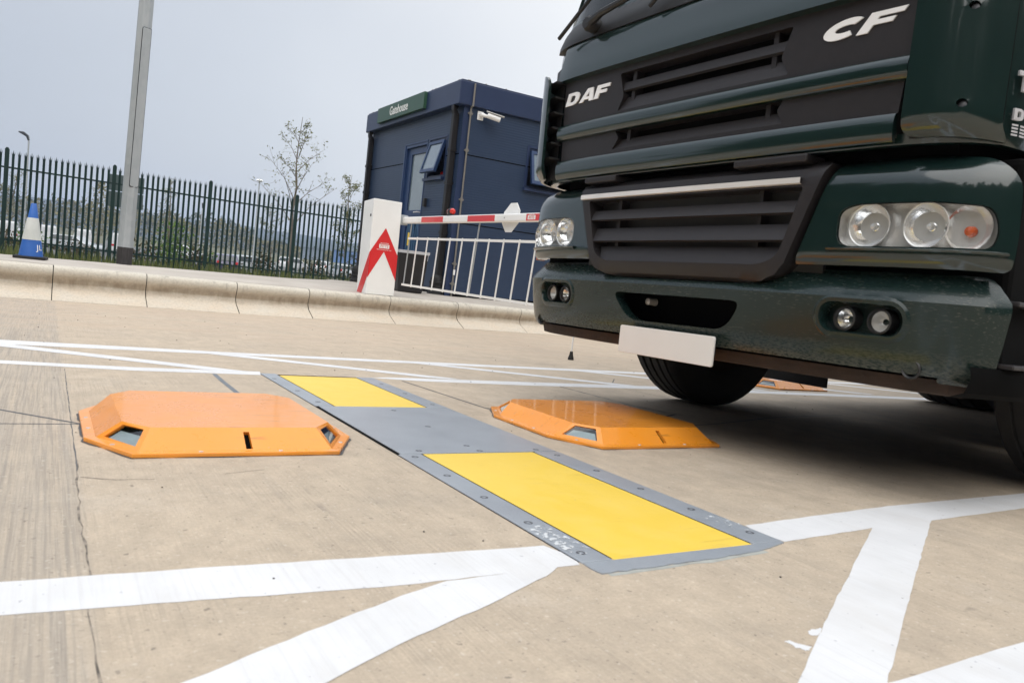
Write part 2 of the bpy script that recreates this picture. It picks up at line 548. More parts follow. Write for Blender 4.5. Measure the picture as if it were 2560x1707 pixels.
class MB:
    def __init__(s):
        s.v, s.f, s.mi, s.ms = [], [], [], []

    def idx(s, m):
        if m not in s.ms:
            s.ms.append(m)
        return s.ms.index(m)

    def add(s, vs, fs, m=None, T=None):
        b = len(s.v)
        for p in vs:
            p = Vector(p)
            s.v.append(T @ p if T is not None else p)
        i = s.idx(m) if m else 0
        for f in fs:
            s.f.append(tuple(b + q for q in f))
            s.mi.append(i)
        return s

    def box(s, x0, x1, y0, y1, z0, z1, m=None, T=None):
        vs = [(x, y, z) for z in (z0, z1) for y in (y0, y1) for x in (x0, x1)]
        return s.add(vs, [(0, 2, 3, 1), (4, 5, 7, 6), (0, 1, 5, 4), (2, 6, 7, 3), (0, 4, 6, 2), (1, 3, 7, 5)], m, T)

    def prism(s, pts, a, b, axis='z', m=None, T=None):
        """polygon pts (counter clockwise) swept from a to b along axis"""
        def P(u, w, h):
            return (u, w, h) if axis == 'z' else ((h, u, w) if axis == 'x' else (u, h, w))
        n = len(pts)
        vs = [P(u, w, a) for u, w in pts] + [P(u, w, b) for u, w in pts]
        fs = [tuple(range(n - 1, -1, -1)), tuple(range(n, 2 * n))]
        fs += [(i, (i + 1) % n, n + (i + 1) % n, n + i) for i in range(n)]
        return s.add(vs, fs, m, T)

    def tube(s, path, r, n=8, m=None, T=None, cap=True):
        path = [Vector(p) for p in path]
        rs = r if isinstance(r, (list, tuple)) else [r] * len(path)
        vs, fs = [], []
        up = Vector((0, 0, 1))
        for i, p in enumerate(path):
            d = (path[min(i + 1, len(path) - 1)] - path[max(i - 1, 0)]).normalized()
            ref = up if abs(d.z) < .95 else Vector((1, 0, 0))
            a = d.cross(ref).normalized()
            b = d.cross(a).normalized()
            for k_ in range(n):
                t = 2 * math.pi * (k_ + .5) / n
                vs.append(p + (a * math.cos(t) + b * math.sin(t)) * rs[i])
        for i in range(len(path) - 1):
            for k_ in range(n):
                q = (k_ + 1) % n
                fs.append((i * n + k_, i * n + q, (i + 1) * n + q, (i + 1) * n + k_))
        if cap:
            fs.append(tuple(range(n - 1, -1, -1)))
            fs.append(tuple((len(path) - 1) * n + k_ for k_ in range(n)))
        return s.add(vs, fs, m, T)

    def lathe(s, prof, n=24, axis='z', m=None, T=None, c=(0, 0, 0)):
        vs, fs = [], []
        for (r_, h_) in prof:
            for k_ in range(n):
                t = 2 * math.pi * k_ / n
                u, w = r_ * math.cos(t), r_ * math.sin(t)
                p = (u, w, h_) if axis == 'z' else ((h_, u, w) if axis == 'x' else (u, h_, w))
                vs.append((p[0] + c[0], p[1] + c[1], p[2] + c[2]))
        for i in range(len(prof) - 1):
            for k_ in range(n):
                q = (k_ + 1) % n
                fs.append((i * n + k_, i * n + q, (i + 1) * n + q, (i + 1) * n + k_))
        return s.add(vs, fs, m, T)

    def build(s, name, m=None, parent=None, smooth=False, bevel=0.0, seg=2, norm=True):
        me = bpy.data.meshes.new(name)
        me.from_pydata([tuple(p) for p in s.v], [], s.f)
        ms = s.ms if any(x is not None for x in s.ms) else [m]
        if m is not None and ms != [m] and m not in ms:
            ms = ms
        for x in (ms or [m]):
            me.materials.append(x)
        if len(ms) > 1:
            me.polygons.foreach_set("material_index", s.mi)
        if norm:
            bm = bmesh.new()
            bm.from_mesh(me)
            bmesh.ops.recalc_face_normals(bm, faces=bm.faces)
            bm.to_mesh(me)
            bm.free()
        o = bpy.data.objects.new(name, me)
        col.objects.link(o)
        if parent:
            o.parent = parent
        if smooth:
            me.polygons.foreach_set("use_smooth", [True] * len(me.polygons))
            me.set_sharp_from_angle(angle=R(38))
        if bevel:
            b = o.modifiers.new("bevel", 'BEVEL')
            b.width, b.segments, b.limit_method, b.angle_limit = bevel, seg, 'ANGLE', R(35)
            b.harden_normals = False
        return o


def inside(p, poly):
    x, y = p
    r = False
    n = len(poly)
    for i in range(n):
        x1, y1 = poly[i]
        x2, y2 = poly[(i + 1) % n]
        if (y1 > y) != (y2 > y) and x < (x2 - x1) * (y - y1) / (y2 - y1) + x1:
            r = not r
    return r


def dens(poly, d):
    out = []
    n = len(poly)
    for i in range(n):
        a, b = poly[i], poly[(i + 1) % n]
        L = math.hypot(b[0] - a[0], b[1] - a[1])
        k_ = max(1, int(math.ceil(L / d)))
        for j in range(k_):
            t = j / k_
            out.append((a[0] + (b[0] - a[0]) * t, a[1] + (b[1] - a[1]) * t))
    return out


def sheet(mb, outline, holes=(), fn=None, grid=0.0, thick=0.0, m=None):
    """flat outline with holes, triangulated, mapped by fn(u, w, off); rim of depth thick goes back along off"""
    fn = fn or (lambda u, w, o: (u, w, -o))
    loops = [dens(outline, grid) if grid else list(outline)] + [dens(h_, grid) if grid else list(h_) for h_ in holes]
    pts, edges = [], []
    for lp in loops:
        b = len(pts)
        pts += lp
        edges += [(b + i, b + (i + 1) % len(lp)) for i in range(len(lp))]
    if grid:
        us, ws = [p[0] for p in outline], [p[1] for p in outline]
        u = min(us) + grid * .5
        while u < max(us):
            w = min(ws) + grid * .5
            while w < max(ws):
                if inside((u, w), outline) and not any(inside((u, w), h_) for h_ in holes):
                    pts.append((u, w))
                w += grid
            u += grid
    v2, e2, f2, ov, oe, of = delaunay_2d_cdt([Vector(p) for p in pts], edges, [], 0, 1e-6)
    fs = []
    for f in f2:
        c = (sum(v2[i].x for i in f) / len(f), sum(v2[i].y for i in f) / len(f))
        if inside(c, outline) and not any(inside(c, h_) for h_ in holes):
            fs.append(tuple(f))
    mb.add([fn(p.x, p.y, 0.0) for p in v2], fs, m)
    if thick:
        cnt = {}
        for f in fs:
            for i in range(len(f)):
                a, b = f[i], f[(i + 1) % len(f)]
                cnt.setdefault((min(a, b), max(a, b)), []).append((a, b))
        for es in cnt.values():
            if len(es) == 1:
                a, b = es[0]
                pa, pb = v2[a], v2[b]
                mb.add([fn(pa.x, pa.y, 0), fn(pb.x, pb.y, 0), fn(pb.x, pb.y, thick), fn(pa.x, pa.y, thick)], [(1, 0, 3, 2)], m)
    return mb


def rrect(x0, x1, y0, y1, r, n=6):
    out = []
    for cx, cy, a0 in ((x1 - r, y1 - r, 0), (x0 + r, y1 - r, 90), (x0 + r, y0 + r, 180), (x1 - r, y0 + r, 270)):
        for i in range(n + 1):
            a = R(a0 + 90 * i / n)
            out.append((cx + r * math.cos(a), cy + r * math.sin(a)))
    return out


def rpoly(pts, r, n=5):
    """round the corners of a polygon"""
    out = []
    N = len(pts)
    for i in range(N):
        p, a, b = Vector(pts[i]), Vector(pts[i - 1]), Vector(pts[(i + 1) % N])
        rr = r[i] if isinstance(r, (list, tuple)) else r
        if rr <= 0:
            out.append(tuple(p)); continue
        da, db = (a - p), (b - p)
        rr = min(rr, da.length * .49, db.length * .49)
        s0, s1 = p + da.normalized() * rr, p + db.normalized() * rr
        for k_ in range(n + 1):
            t = k_ / n
            q = s0.lerp(p, t).lerp(p.lerp(s1, t), t)
            out.append((q.x, q.y))
    return out


def text_mesh(mb, body, size, T, depth=.002, m=None, shear=0.0, sx=1.0, bold=0.0):
    cu = bpy.data.curves.new("lettering", 'FONT')
    cu.body, cu.size, cu.extrude, cu.shear = body, size, depth, shear
    cu.offset = bold
    cu.align_x, cu.align_y = 'CENTER', 'CENTER'
    cu.resolution_u = 3
    o = bpy.data.objects.new("lettering", cu)
    col.objects.link(o)
    me = o.to_mesh()
    vs = [Vector((v.co.x * sx, v.co.y, v.co.z)) for v in me.vertices]
    fs = [tuple(p.vertices) for p in me.polygons]
    mb.add(vs, fs, m, T)
    o.to_mesh_clear()
    bpy.data.objects.remove(o)
    bpy.data.curves.remove(cu)
    return mb


def basis(o, ex, ey, ez):
    ex, ey, ez = Vector(ex), Vector(ey), Vector(ez)
    return Matrix(((ex.x, ey.x, ez.x, o[0]), (ex.y, ey.y, ez.y, o[1]), (ex.z, ey.z, ez.z, o[2]), (0, 0, 0, 1)))


def link_copy(o, parent=None):
    c = o.copy()
    col.objects.link(c)
    if parent:
        c.parent = parent
    for ch in [x for x in bpy.data.objects if x.parent == o]:
        link_copy(ch, c)
    return c


# ================================================================== SETTING
# ---- road: one sheet in the tilted road plane
def kerb_y(x):
    P = [(-14, 8.42), (-3, 8.70), (-.9, 8.78), (.05, 8.83), (.91, 8.86), (1.85, 8.93), (2.71, 9.02), (3.81, 9.17),
         (4.85, 9.29), (5.95, 9.42), (7, 9.55), (30, 12.4)]
    for (a, b), (c, d) in zip(P, P[1:]):
        if x <= c:
            return b + (d - b) * (x - a) / (c - a)
    return P[-1][1]


def make_road():
    b = MB()
    xs = [-14, -9, -6, -3, -2, -1, 0, .5, 1, 2, 3, 4, 5, 6, 7, 9, 12, 16, 22, 30]
    vs, fs = [], []
    for x in xs:
        vs += [(x, -26, 0), (x, -8, 0), (x, kerb_y(x) + .08, 0)]
    for i in range(len(xs) - 1):
        for k_ in range(2):
            a = i * 3 + k_
            fs.append((a, a + 3, a + 4, a + 1))
    b.add(vs, fs)
    o = b.build("road", M['road'])
    o.matrix_world = ROAD
    tag(o, kind="structure")


make_road()


def marking(pieces, name="road_marking", m='white', z=.0006, wob=.0014, seed=1):
    """each piece: a polygon on the road, its long edges hand laid, never quite straight"""
    b = MB()
    r_ = random.Random(seed)
    for pi, poly in enumerate(pieces):
        d = dens(poly, .035)
        d = [(x + r_.uniform(-wob, wob), y + r_.uniform(-wob, wob)) for x, y in d]
        sheet(b, d, fn=lambda u, w, o: (u, w, z))
    o = b.build(name, M[m], norm=False)
    o.matrix_world = ROAD
    tag(o, kind="structure")
    return o


# far hatched strip, merged into one outline per side of the scanner: two rails and slanting bars
def band(p, q, w):
    p, q = Vector(p), Vector(q)
    d = (q - p).normalized()
    n = Vector((-d.y, d.x)) * (w / 2)
    return [tuple(p - n), tuple(q - n), tuple(q + n), tuple(p + n)]


marking([[(-9, 4.66), (30, 4.60), (30, 4.715), (2.9, 4.775), (.9, 4.78), (-.3, 4.86), (-9, 4.90)]], seed=2)
marking([[(-9, 3.98), (-.15, 3.885), (.36, 3.80), (.912, 3.80), (.935, 3.925), (.36, 3.92), (-.15, 3.99), (-9, 4.09)]], seed=3)
marking([[(1.482, 3.845), (1.74, 3.775), (2.4, 3.75), (3.5, 3.78), (6.8, 3.66), (30, 3.5), (30, 3.62), (6.8, 3.80), (3.5, 3.92), (2.4, 3.90), (1.6, 3.885)]], seed=4)
bars = []
for i in range(-4, 10):
    x0 = -.43 + 1.30 * i if i < 1 else .70 + 1.29 * (i - 1)
    if i < 1:
        x0 = -.43 + 1.3 * i
    x1 = x0 + (1.16 if i == 0 else 1.22)
    bars.append((x0, x1))
for i, (x0, x1) in enumerate(bars):
    w = .105
    marking([[(x0 + .02, 4.70), (x1 - .06, 3.93), (x1 + .06, 3.905), (x1 + .14, 3.92), (x0 + .20, 4.72)]], seed=10 + i, z=.0011)
# near hatched strip
marking([[(-6, 1.33), (-.03, 1.215), (.226, 1.194), (.34, 1.182), (.538, 1.165), (.91, 1.167), (.928, 1.205), (.903, 1.282), (.595, 1.300), (.247, 1.326), (-.03, 1.339), (-6, 1.44)]], seed=30)
marking([[(1.499, 1.168), (1.865, 1.191), (2.154, 1.20), (2.69, 1.218), (8, 1.24), (26, 1.3), (26, 1.42), (8, 1.37), (2.966, 1.351), (2.158, 1.339), (1.69, 1.306), (1.5, 1.29), (1.49, 1.24)]], seed=31)
for i, s in enumerate((-3.9, -2.6, -1.3, 0)):
    marking([[(.168 + s - .42, .77), (.168 + s, .953), (.342 + s, 1.041), (.525 + s, 1.125), (.62 + s, 1.16), (.86 + s, 1.17), (.835 + s, 1.147), (.674 + s, 1.064), (.453 + s, .966), (.30 + s, .885), (-.12 + s, .66), (-.35 + s, .64), (-.45 + s, .66)]], seed=40 + i, z=.0011)
for i, s in enumerate((0, 1.3, 2.6, 3.9)):
    marking([[(.922 + s - .02, .66), (.80 + s, .60), (1.04 + s, .60), (1.073 + s, .632), (1.303 + s, .754), (1.506 + s, .863), (2.154 + s, 1.205), (1.99 + s, 1.24), (1.865 + s, 1.191), (1.285 + s, .875)]], seed=50 + i, z=.0011)
marking([[(-6, .56), (.6, .50), (1.5, .515), (26, .55), (26, .67), (1.5, .64), (1.10, .632), (-6, .68)]], seed=60)
marking([rpoly([(1.108, .797), (1.118, .801), (1.134, .800), (1.15, .80), (1.12, .784), (1.108, .780), (1.100, .787)], .006), rpoly([(1.033, .785), (1.041, .783), (1.047, .785), (1.050, .772), (1.060, .760), (1.066, .754), (1.05, .748), (1.040, .749), (1.042, .756), (1.032, .761), (1.038, .770)], .003)], seed=61, wob=.0015, z=.0006)

# sealed saw cuts and the slab joint
def strip(path, w, name="sealed_joint", m='seal', z=.0005, wob=0.0, seed=1):
    b = MB()
    r_ = random.Random(seed)
    P = []
    for (x, y), (x2, y2) in zip(path, path[1:]):
        n = max(2, int(math.hypot(x2 - x, y2 - y) / .04)) if wob else 1
        for i in range(n):
            t = i / n
            P.append((x + (x2 - x) * t, y + (y2 - y) * t))
    P.append(path[-1])
    L, Rr = [], []
    for i, p in enumerate(P):
        a, c = P[max(i - 1, 0)], P[min(i + 1, len(P) - 1)]
        d = Vector((c[0] - a[0], c[1] - a[1])).normalized()
        n = Vector((-d.y, d.x))
        ww_ = w * (1 + r_.uniform(-.6, .8) * (1 if wob else 0)) / 2
        o_ = r_.uniform(-wob, wob)
        L.append((p[0] + n.x * (ww_ + o_), p[1] + n.y * (ww_ + o_), z))
        Rr.append((p[0] - n.x * (ww_ - o_), p[1] - n.y * (ww_ - o_), z))
    n = len(P)
    b.add(L + Rr, [(i, i + 1, n + i + 1, n + i) for i in range(n - 1)])
    o = b.build(name, M[m], norm=False)
    o.matrix_world = ROAD
    tag(o, kind="structure")


strip([(1.63, 3.76), (1.66, 3.3), (1.688, 2.91), (1.70, 2.6)], .012)
strip([(1.688, 2.95), (1.80, 2.965)], .007)
strip([(2.633, 3.76), (2.65, 3.066), (2.72, 2.853), (2.60, 2.79)], .011, wob=.003)
strip([(2.50, 2.55), (2.80, 2.62), (3.4, 2.8), (4.1, 2.9)], .009)
strip([(3.12, 3.77), (3.165, 3.39), (3.21, 2.9), (3.22, 2.2)], .006)
strip([(3.24, 4.02), (3.43, 4.24)], .008)
strip([(.694, 3.785), (.688, 3.55), (.682, 2.9)], .022, m='sealgrey', name="sealed_joint")
strip([(-3.0, 6.6), (-.097, 2.785), (.12, 2.555)], .012)
strip([(-3.0, 2.62), (-.088, 2.566), (.13, 2.558)], .009)
strip([(.086, 2.12), (.081, 1.625), (.083, 1.33), (.078, 1.14), (.082, .985), (.078, .3)], .0030, wob=.0030, seed=5, z=.0004, name="slab_joint", m='crack')
strip([(.088, 3.78), (.086, 2.0)], .002, wob=.001, seed=6, name="slab_joint")
strip([(.092, 1.95), (.16, 1.915), (.24, 1.908)], .004, wob=.005, seed=7, name="surface_crack", m='crack')
strip([(.40, 1.935), (.50, 1.972)], .003, wob=.004, seed=8, name="surface_crack", m='crack')
strip([(4.40, 3.70), (4.452, 2.88), (4.50, 2.3)], .008, m='sealgrey', name="sealed_joint")
# dark mastic bedding under and beside the scanner frame
strip([(.922, 3.0), (.924, 2.1)], .006, wob=.004, seed=9, z=.0005)
strip([(.935, 1.106), (1.20, 1.114), (1.39, 1.126)], .010, wob=.0015, seed=10, z=.0004, m='grout')

# ---- kerb: interlocking one-metre containment units
KX = [-3.8, -2.85, -1.9, -.92, .054, .912, 1.852, 2.708, 3.81, 4.85, 5.95, 7.0, 8.0, 9.0, 10.0, 11.0, 12.0, 13.0, 14.0]
PROF = [(0, -.12), (0, .0), (.012, .012), (.115, .056), (.20, .092), (.245, .126), (.264, .164), (.256, .195), (.240, .224), (.222, .262), (.220, .288),
        (.228, .312), (.245, .328), (.27, .337), (.30, .341), (.46, .343)]
KWORDS = ["behind the barrier cabinet", "under the cone", "left of the lamp column", "in front of the lamp column"]


def make_kerb_units():
    for i in range(len(KX) - 1):
        xa, xb = KX[i] + .004, KX[i + 1] - .004
        ya, yb = kerb_y(xa), kerb_y(xb)
        b = MB()
        n = len(PROF)
        vs, fs = [], []
        J = 6
        for j in range(J + 1):
            t = j / J
            for (d, z) in PROF:
                s_ = (j == 0) * .004 - (j == J) * .004
                vs.append((xa + (xb - xa) * t + s_ * 0, ya + (yb - ya) * t + d, z + (-.003 if j in (0, J) and 0 < z < .34 else 0)))
        for j in range(J):
            for k_ in range(n - 1):
                a = j * n + k_
                fs.append((a, a + n, a + n + 1, a + 1))
        base = len(vs)
        fs.append(tuple(range(n)))
        fs.append(tuple(J * n + k_ for k_ in range(n - 1, -1, -1)))
        b.add(vs, fs)
        o = b.build("kerb_stone", M['kerb'], smooth=True)
        o.matrix_world = ROAD @ Matrix.Translation((0, 0, rnd.uniform(-.004, .004)))
        LB = {3: "pale kerb block at the left edge of the photo",
              4: "stained kerb block below the foot of the galvanised column",
              5: "stained kerb block right of the column, third from the left edge",
              6: "stained kerb block in the middle of the bare fence stretch",
              7: "stained kerb block ending below the barrier cabinet, with the wide dark joint",
              8: "stained kerb block just right of the barrier cabinet joint",
              9: "stained kerb block below the white hanging skirt, one short of the truck",
              10: "stained kerb block half hidden by the truck's bumper corner"}
        if i in LB:
            tag(o, LB[i], "kerb block", "kerb blocks along the road edge")
        else:
            tag(o, "concrete kerb block hidden or cut off beyond the visible run", "kerb block", "kerb blocks along the road edge")
        # mortar/dirt in the open joint
    b = MB()
    for i in range(1, len(KX) - 1):
        x, y = KX[i], kerb_y(KX[i])
        pts = [(y + d - (-.006), z - .004) for d, z in PROF[1:]] + [(y + .46, -.1), (y + .02, -.1)]
        b.prism(pts, x - .006, x + .006, 'x')
    o = b.build("kerb_joint", M['void'])
    o.matrix_world = ROAD
    tag(o, kind="structure")


make_kerb_units()
strip([(x_, kerb_y(x_) - .003) for x_ in KX], .007, name="kerb_gap", m='crack', z=.0012, wob=.002, seed=21)

# ---- pavement behind the kerb
def pave_z(P):
    """level behind the kerb top, easing up to the gatehouse"""
    q = ROAD.inverted() @ Vector((P[0], P[1], 0))
    yk = kerb_y(q.x)
    kz = (ROAD @ Vector((q.x, yk + .45, .343))).z
    d = max(0.0, min(1.0, (q.y - yk - .45) / .8))
    d = d * d * (3 - 2 * d)
    return kz + (.078 - kz) * d - .13 * max(0.0, min(1.0, (P[1] - 13.4) / 2.0)) * (1 if P[0] < -1.6 else 0)


def make_pavement():
    front = []
    x = -13.9
    while x <= 26:
        p = rw(x, kerb_y(x) + .452, .343)
        front.append((p.x, p.y))
        x += .6
    back = [(17.5, 30.5), (4, 24.5), (-1.5, 20.0), (-4.2, 17.0), (-3.6, 15.9), (-2.90, 13.50), (-3.39, 11.55), (-4.95, 9.79), (-5.9, 8.70), (-8.6, 6.8), (-15.4, 2.6)]
    poly = front + back
    b = MB()
    sheet(b, poly, fn=lambda u, w, o: (u, w, pave_z((u, w)) - o), grid=.5, thick=.35)
    o = b.build("pavement", M['pave'], norm=False)
    tag(o, kind="structure")


make_pavement()


# ---- terrain to the horizon
def ground_z(x, y):
    q = ROAD.inverted() @ Vector((x, y, 0))
    d = q.y - kerb_y(max(-14, min(30, q.x)))
    if d < .9:
        return -1.3
    if d < 1.6:
        return -1.3 + 1.26 * (d - .9) / .7
    if d < 17.5:
        return -.04 - .036 * (d - 1.6)
    if d < 29:
        t = (d - 17.5) / 11.5
        return -.61 + (-2.0 + .61) * t * t * (3 - 2 * t)
    return -2.0


def make_ground():
    def axis(lim):
        a, v, s = [0.0], 0.0, 1.2
        while v < lim:
            v += s
            s *= 1.05 if v < 45 else 1.16
            a.append(v)
        return [-t for t in reversed(a[1:])] + a
    xs, ys = axis(2600), axis(2600)
    vs = [(x, y, ground_z(x, y)) for x in xs for y in ys]
    n = len(ys)
    fs = [(i * n + j, (i + 1) * n + j, (i + 1) * n + j + 1, i * n + j + 1) for i in range(len(xs) - 1) for j in range(n - 1)]
    o = MB().add(vs, fs).build("ground", M['ground'], smooth=True, norm=False)
    tag(o, kind="structure")
    b = MB()
    c, s_ = GB, GA
    o0 = Vector((-30, 74, 0))
    P = [o0 + c * u + s_ * v for u, v in ((-40, -32), (60, -32), (60, 60), (-40, 60))]
    b.add([(p.x, p.y, -1.95) for p in P], [(0, 1, 2, 3)])
    o = b.build("car_park", M['asphalt'], norm=False)
    tag(o, kind="structure")


make_ground()


def make_hills():
    r_ = random.Random(4)
    for (dist, hgt, ph, nm) in ((1050, 22.5, .4, "hill"), (760, 10, 2.1, "hill")):
        vs, fs = [], []
        K = 70
        rows = 6
        for i in range(K + 1):
            a = R(40 + 125 * i / K)
            h_ = hgt * (1 + .10 * math.sin(i * .31 + ph) + .06 * math.sin(i * .83 + ph * 2) + .03 * math.sin(i * 2.1))
            h_ *= .75 + .25 * min(1, i / 10)
            for k_ in range(rows):
                t = k_ / (rows - 1)
                rr = dist - 230 * (1 - t)
                zz = -2.2 + (h_ + 2.2) * math.sin(t * math.pi / 2) ** 1.3
                vs.append((rr * math.cos(a), rr * math.sin(a), zz))
            vs.append(((dist + 160) * math.cos(a), (dist + 160) * math.sin(a), -2.2))
        n = rows + 1
        for i in range(K):
            for k_ in range(n - 1):
                a = i * n + k_
                fs.append((a, a + n, a + n + 1, a + 1))
        o = MB().add(vs, fs).build(nm, M['hill'], smooth=True)
        tag(o, kind="structure")


make_hills()

# ================================================================== SCANNER AND LIGHT BOXES
def make_scanner():
    t = thing("vehicle_scanner", "yellow and grey under-vehicle scanner strip set flush across the lane", "vehicle scanner", (0, 0, 0), road=True)
    z = .0035
    b = MB()
    b.box(.93, 1.488, 2.104, 2.925, -.02, z)
    b.build("centre_plate", M['plate'], t, bevel=.003)
    for y0, y1 in ((1.170, 2.098), (2.931, 3.825)):
        for x0, x1 in ((.918, .992), (1.398, 1.49)):
            MB().box(x0, x1, y0, y1, -.02, z).build("side_plate", M['plate'], t, bevel=.003)
    MB().box(.998, 1.392, 1.17, 2.098, -.02, z - .001).build("yellow_panel", M['yellow'], t, bevel=.003)
    MB().box(.998, 1.392, 2.931, 3.80, -.02, z - .001).build("yellow_panel", M['yellow'], t, bevel=.003)
    b = MB()
    b.box(.92, .996, 3.828, 3.86, -.02, z - .002).box(.999, 1.40, 3.803, 3.832, -.02, z - .003)
    b.build("far_edge_plate", M['plate'], t)
    b = MB()
    d = dens([(.922, 1.112), (1.20, 1.120), (1.384, 1.132), (1.486, 1.160), (1.488, 1.1685), (1.395, 1.1685), (.99, 1.1685), (.919, 1.1685), (.917, 1.14)], .02)
    d = [(x, y + (rnd.uniform(-.003, .003) if y < 1.14 else 0)) for x, y in d]
    sheet(b, d, fn=lambda u, w, o: (u, w, .0025 - o), thick=.01)
    b.build("near_edge_plate", M['plate'], t)
    # dark gap under the strip so the plates read as set into the slab
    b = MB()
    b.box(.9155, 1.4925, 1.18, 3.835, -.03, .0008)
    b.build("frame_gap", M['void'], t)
    for (x, y) in ((.955, 2.058), (.953, 1.839), (.95, 1.625), (.949, 1.418), (.949, 1.217), (1.45, 2.041), (1.455, 1.835), (1.453, 1.628), (1.453, 1.428), (1.456, 1.235),
                   (1.002, 2.136), (1.207, 2.122), (1.422, 2.126), (1.207, 2.842), (1.207, 2.516), (1.198, 2.196), (.94, 3.66), (.95, 3.30), (.955, 3.02), (1.45, 3.60), (1.45, 3.3), (1.45, 3.0)):
        b = MB()
        b.lathe([(0, z - .001), (.005, z - .001), (.006, z + .0005), (.0105, z + .0005), (.0105, z - .003)], 14, c=(x, y, 0))
        b.build("bolt", M['boltgrey'], t)
    b = MB()                                   # paint spilled over from the white lines
    sheet(b, dens([(.925, 1.20), (.985, 1.22), (.975, 1.40), (.92, 1.38)], .02), fn=lambda u, w, o: (u, w, z + .0007))
    b.build("paint_splash", M['whiteworn'], t, norm=False)
    b = MB()
    sheet(b, dens([(1.42, 1.27), (1.488, 1.24), (1.488, 1.39), (1.43, 1.37)], .02), fn=lambda u, w, o: (u, w, z + .0007))
    b.build("paint_splash", M['whiteworn'], t, norm=False)


make_scanner()


def make_box(name, label, cx, cy, hx):
    """low orange ramp-sided lamp box: flange, sloped body with four corner windows"""
    t = thing(name, label, "light box", (cx, cy, 0), road=True, group="orange light boxes beside the scanner")
    hy = .405
    def octo(hx_, hy0, hy1, cxx, cyy):
        return [(-hx_ + cxx, hy0), (hx_ - cxx, hy0), (hx_, hy0 + cyy), (hx_, hy1 - cyy), (hx_ - cxx, hy1), (-hx_ + cxx, hy1), (-hx_, hy1 - cyy), (-hx_, hy0 + cyy)]
    base = octo(hx, -hy, hy, .10, .205)
    ins = octo(hx - .028, -hy + .022, hy - .022, .088, .185)
    top = octo(hx - .085, -hy + .088, hy - .10, .062, .085)
    H = .062
    b = MB()
    n = 8
    zf = .012
    vs = [(x, y, 0) for x, y in base] + [(x, y, zf) for x, y in base] + [(x, y, zf + .001) for x, y in ins]
    fs = [(i, (i + 1) % n, n + (i + 1) % n, n + i) for i in range(n)]
    fs += [(n + i, n + (i + 1) % n, 2 * n + (i + 1) % n, 2 * n + i) for i in range(n)]
    b.add(vs, fs)
    b.build("flange", M['orange'], t, bevel=.002)
    # body: facets between ins (z zf) and top (z H); chamfer facets 1,3,5,7 carry a window, facet 0 a slot
    b = MB()
    P = lambda i: Vector((ins[i % n][0], ins[i % n][1], zf))
    Q = lambda i: Vector((top[i % n][0], top[i % n][1], H))
    wins = []
    for i in range(n):
        p0, p1, q1, q0 = P(i), P(i + 1), Q(i + 1), Q(i)
        def fmap(u, w, o, p0=p0, p1=p1, q1=q1, q0=q0):
            nrm = (p1 - p0).cross(q0 - p0).normalized()
            return p0.lerp(p1, u).lerp(q0.lerp(q1, u), w) - nrm * o
        if i in (1, 3, 5, 7):
            hole = [(.12, .15), (.88, .15), (.84, .86), (.16, .86)]
            sheet(b, [(0, 0), (1, 0), (1, 1), (0, 1)], [hole], fmap, thick=.010)
            wins.append((fmap, hole))
        elif i == 0:
            hole = [(.528, .06), (.563, .06), (.563, .80), (.528, .80)]
            sheet(b, [(0, 0), (1, 0), (1, 1), (0, 1)], [hole], fmap, thick=.012)
        else:
            sheet(b, [(0, 0), (1, 0), (1, 1), (0, 1)], [], fmap)
    b.add([tuple(Q(i)) for i in range(n)], [tuple(range(n))])
    bm = MB()
    b.build("body", M['orange'], t)
    # dark interior just under the shell
    c = MB()
    vs = [(x * .93, y * .93, zf - .004) for x, y in ins] + [(x * .97, y * .97, H - .010) for x, y in top]
    c.add(vs, [(i, (i + 1) % n, n + (i + 1) % n, n + i) for i in range(n)] + [tuple(range(n, 2 * n))])
    c.build("lamp_cavity", M['void'], t)
    for fmap, hole in wins:
        g = MB()
        cc = [fmap(u, w, .004) for u, w in hole]
        g.add(cc, [(0, 1, 2, 3)])
        w_ = g.build("window", M['boxglass'], t)
        g = MB()
        u0, u1 = .18, .82
        g.add([fmap(.16, .18, .009), fmap(.84, .18, .009), fmap(.80, .62, .009), fmap(.20, .62, .009)], [(0, 1, 2, 3)])
        g.build("lamp_panel", M['blind'], t)
    for k_ in range(n):
        m0, m1 = Vector((*base[k_], 0)), Vector((*base[(k_ + 1) % n], 0))
        i0, i1 = Vector((*ins[k_], 0)), Vector((*ins[(k_ + 1) % n], 0))
        for u in ((.3, .7) if k_ % 2 == 0 else (.5,)):
            c_ = m0.lerp(m1, u).lerp(i0.lerp(i1, u), .55)
            g = MB().lathe([(0, zf + .0022), (.006, zf + .002), (.0065, zf + .0003)], 10, c=(c_.x, c_.y, 0))
            g.build("screw", M['lamphouse'], t)
    b = MB()
    bb = [(x * 1.01, y * 1.008) for x, y in base]
    d = dens(bb, .05)
    d = [(x + rnd.uniform(-.004, .004), y + rnd.uniform(-.005, .003)) for x, y in d]
    sheet(b, d, fn=lambda u, w, o: (u, w, .0018))
    b.build("mastic_bed", M['seal'], t, norm=False)
    return t


make_box("light_box", "orange light box left of the yellow scanner strip, clear of the truck", .477, 2.52, .368)
make_box("light_box", "orange light box between the scanner strip and the truck's front wheel", 1.985, 2.525, .385)
make_box("light_box", "orange light box far off, glimpsed under the truck behind its wheel", 5.11, 4.38, .38)

# ================================================================== TRUCK
PL = 2.6
TRUCK = thing("truck", "dark green lorry cab rolling towards the scanner strip", "truck", (2.05, 2.25, 0), R(PL), road=True)


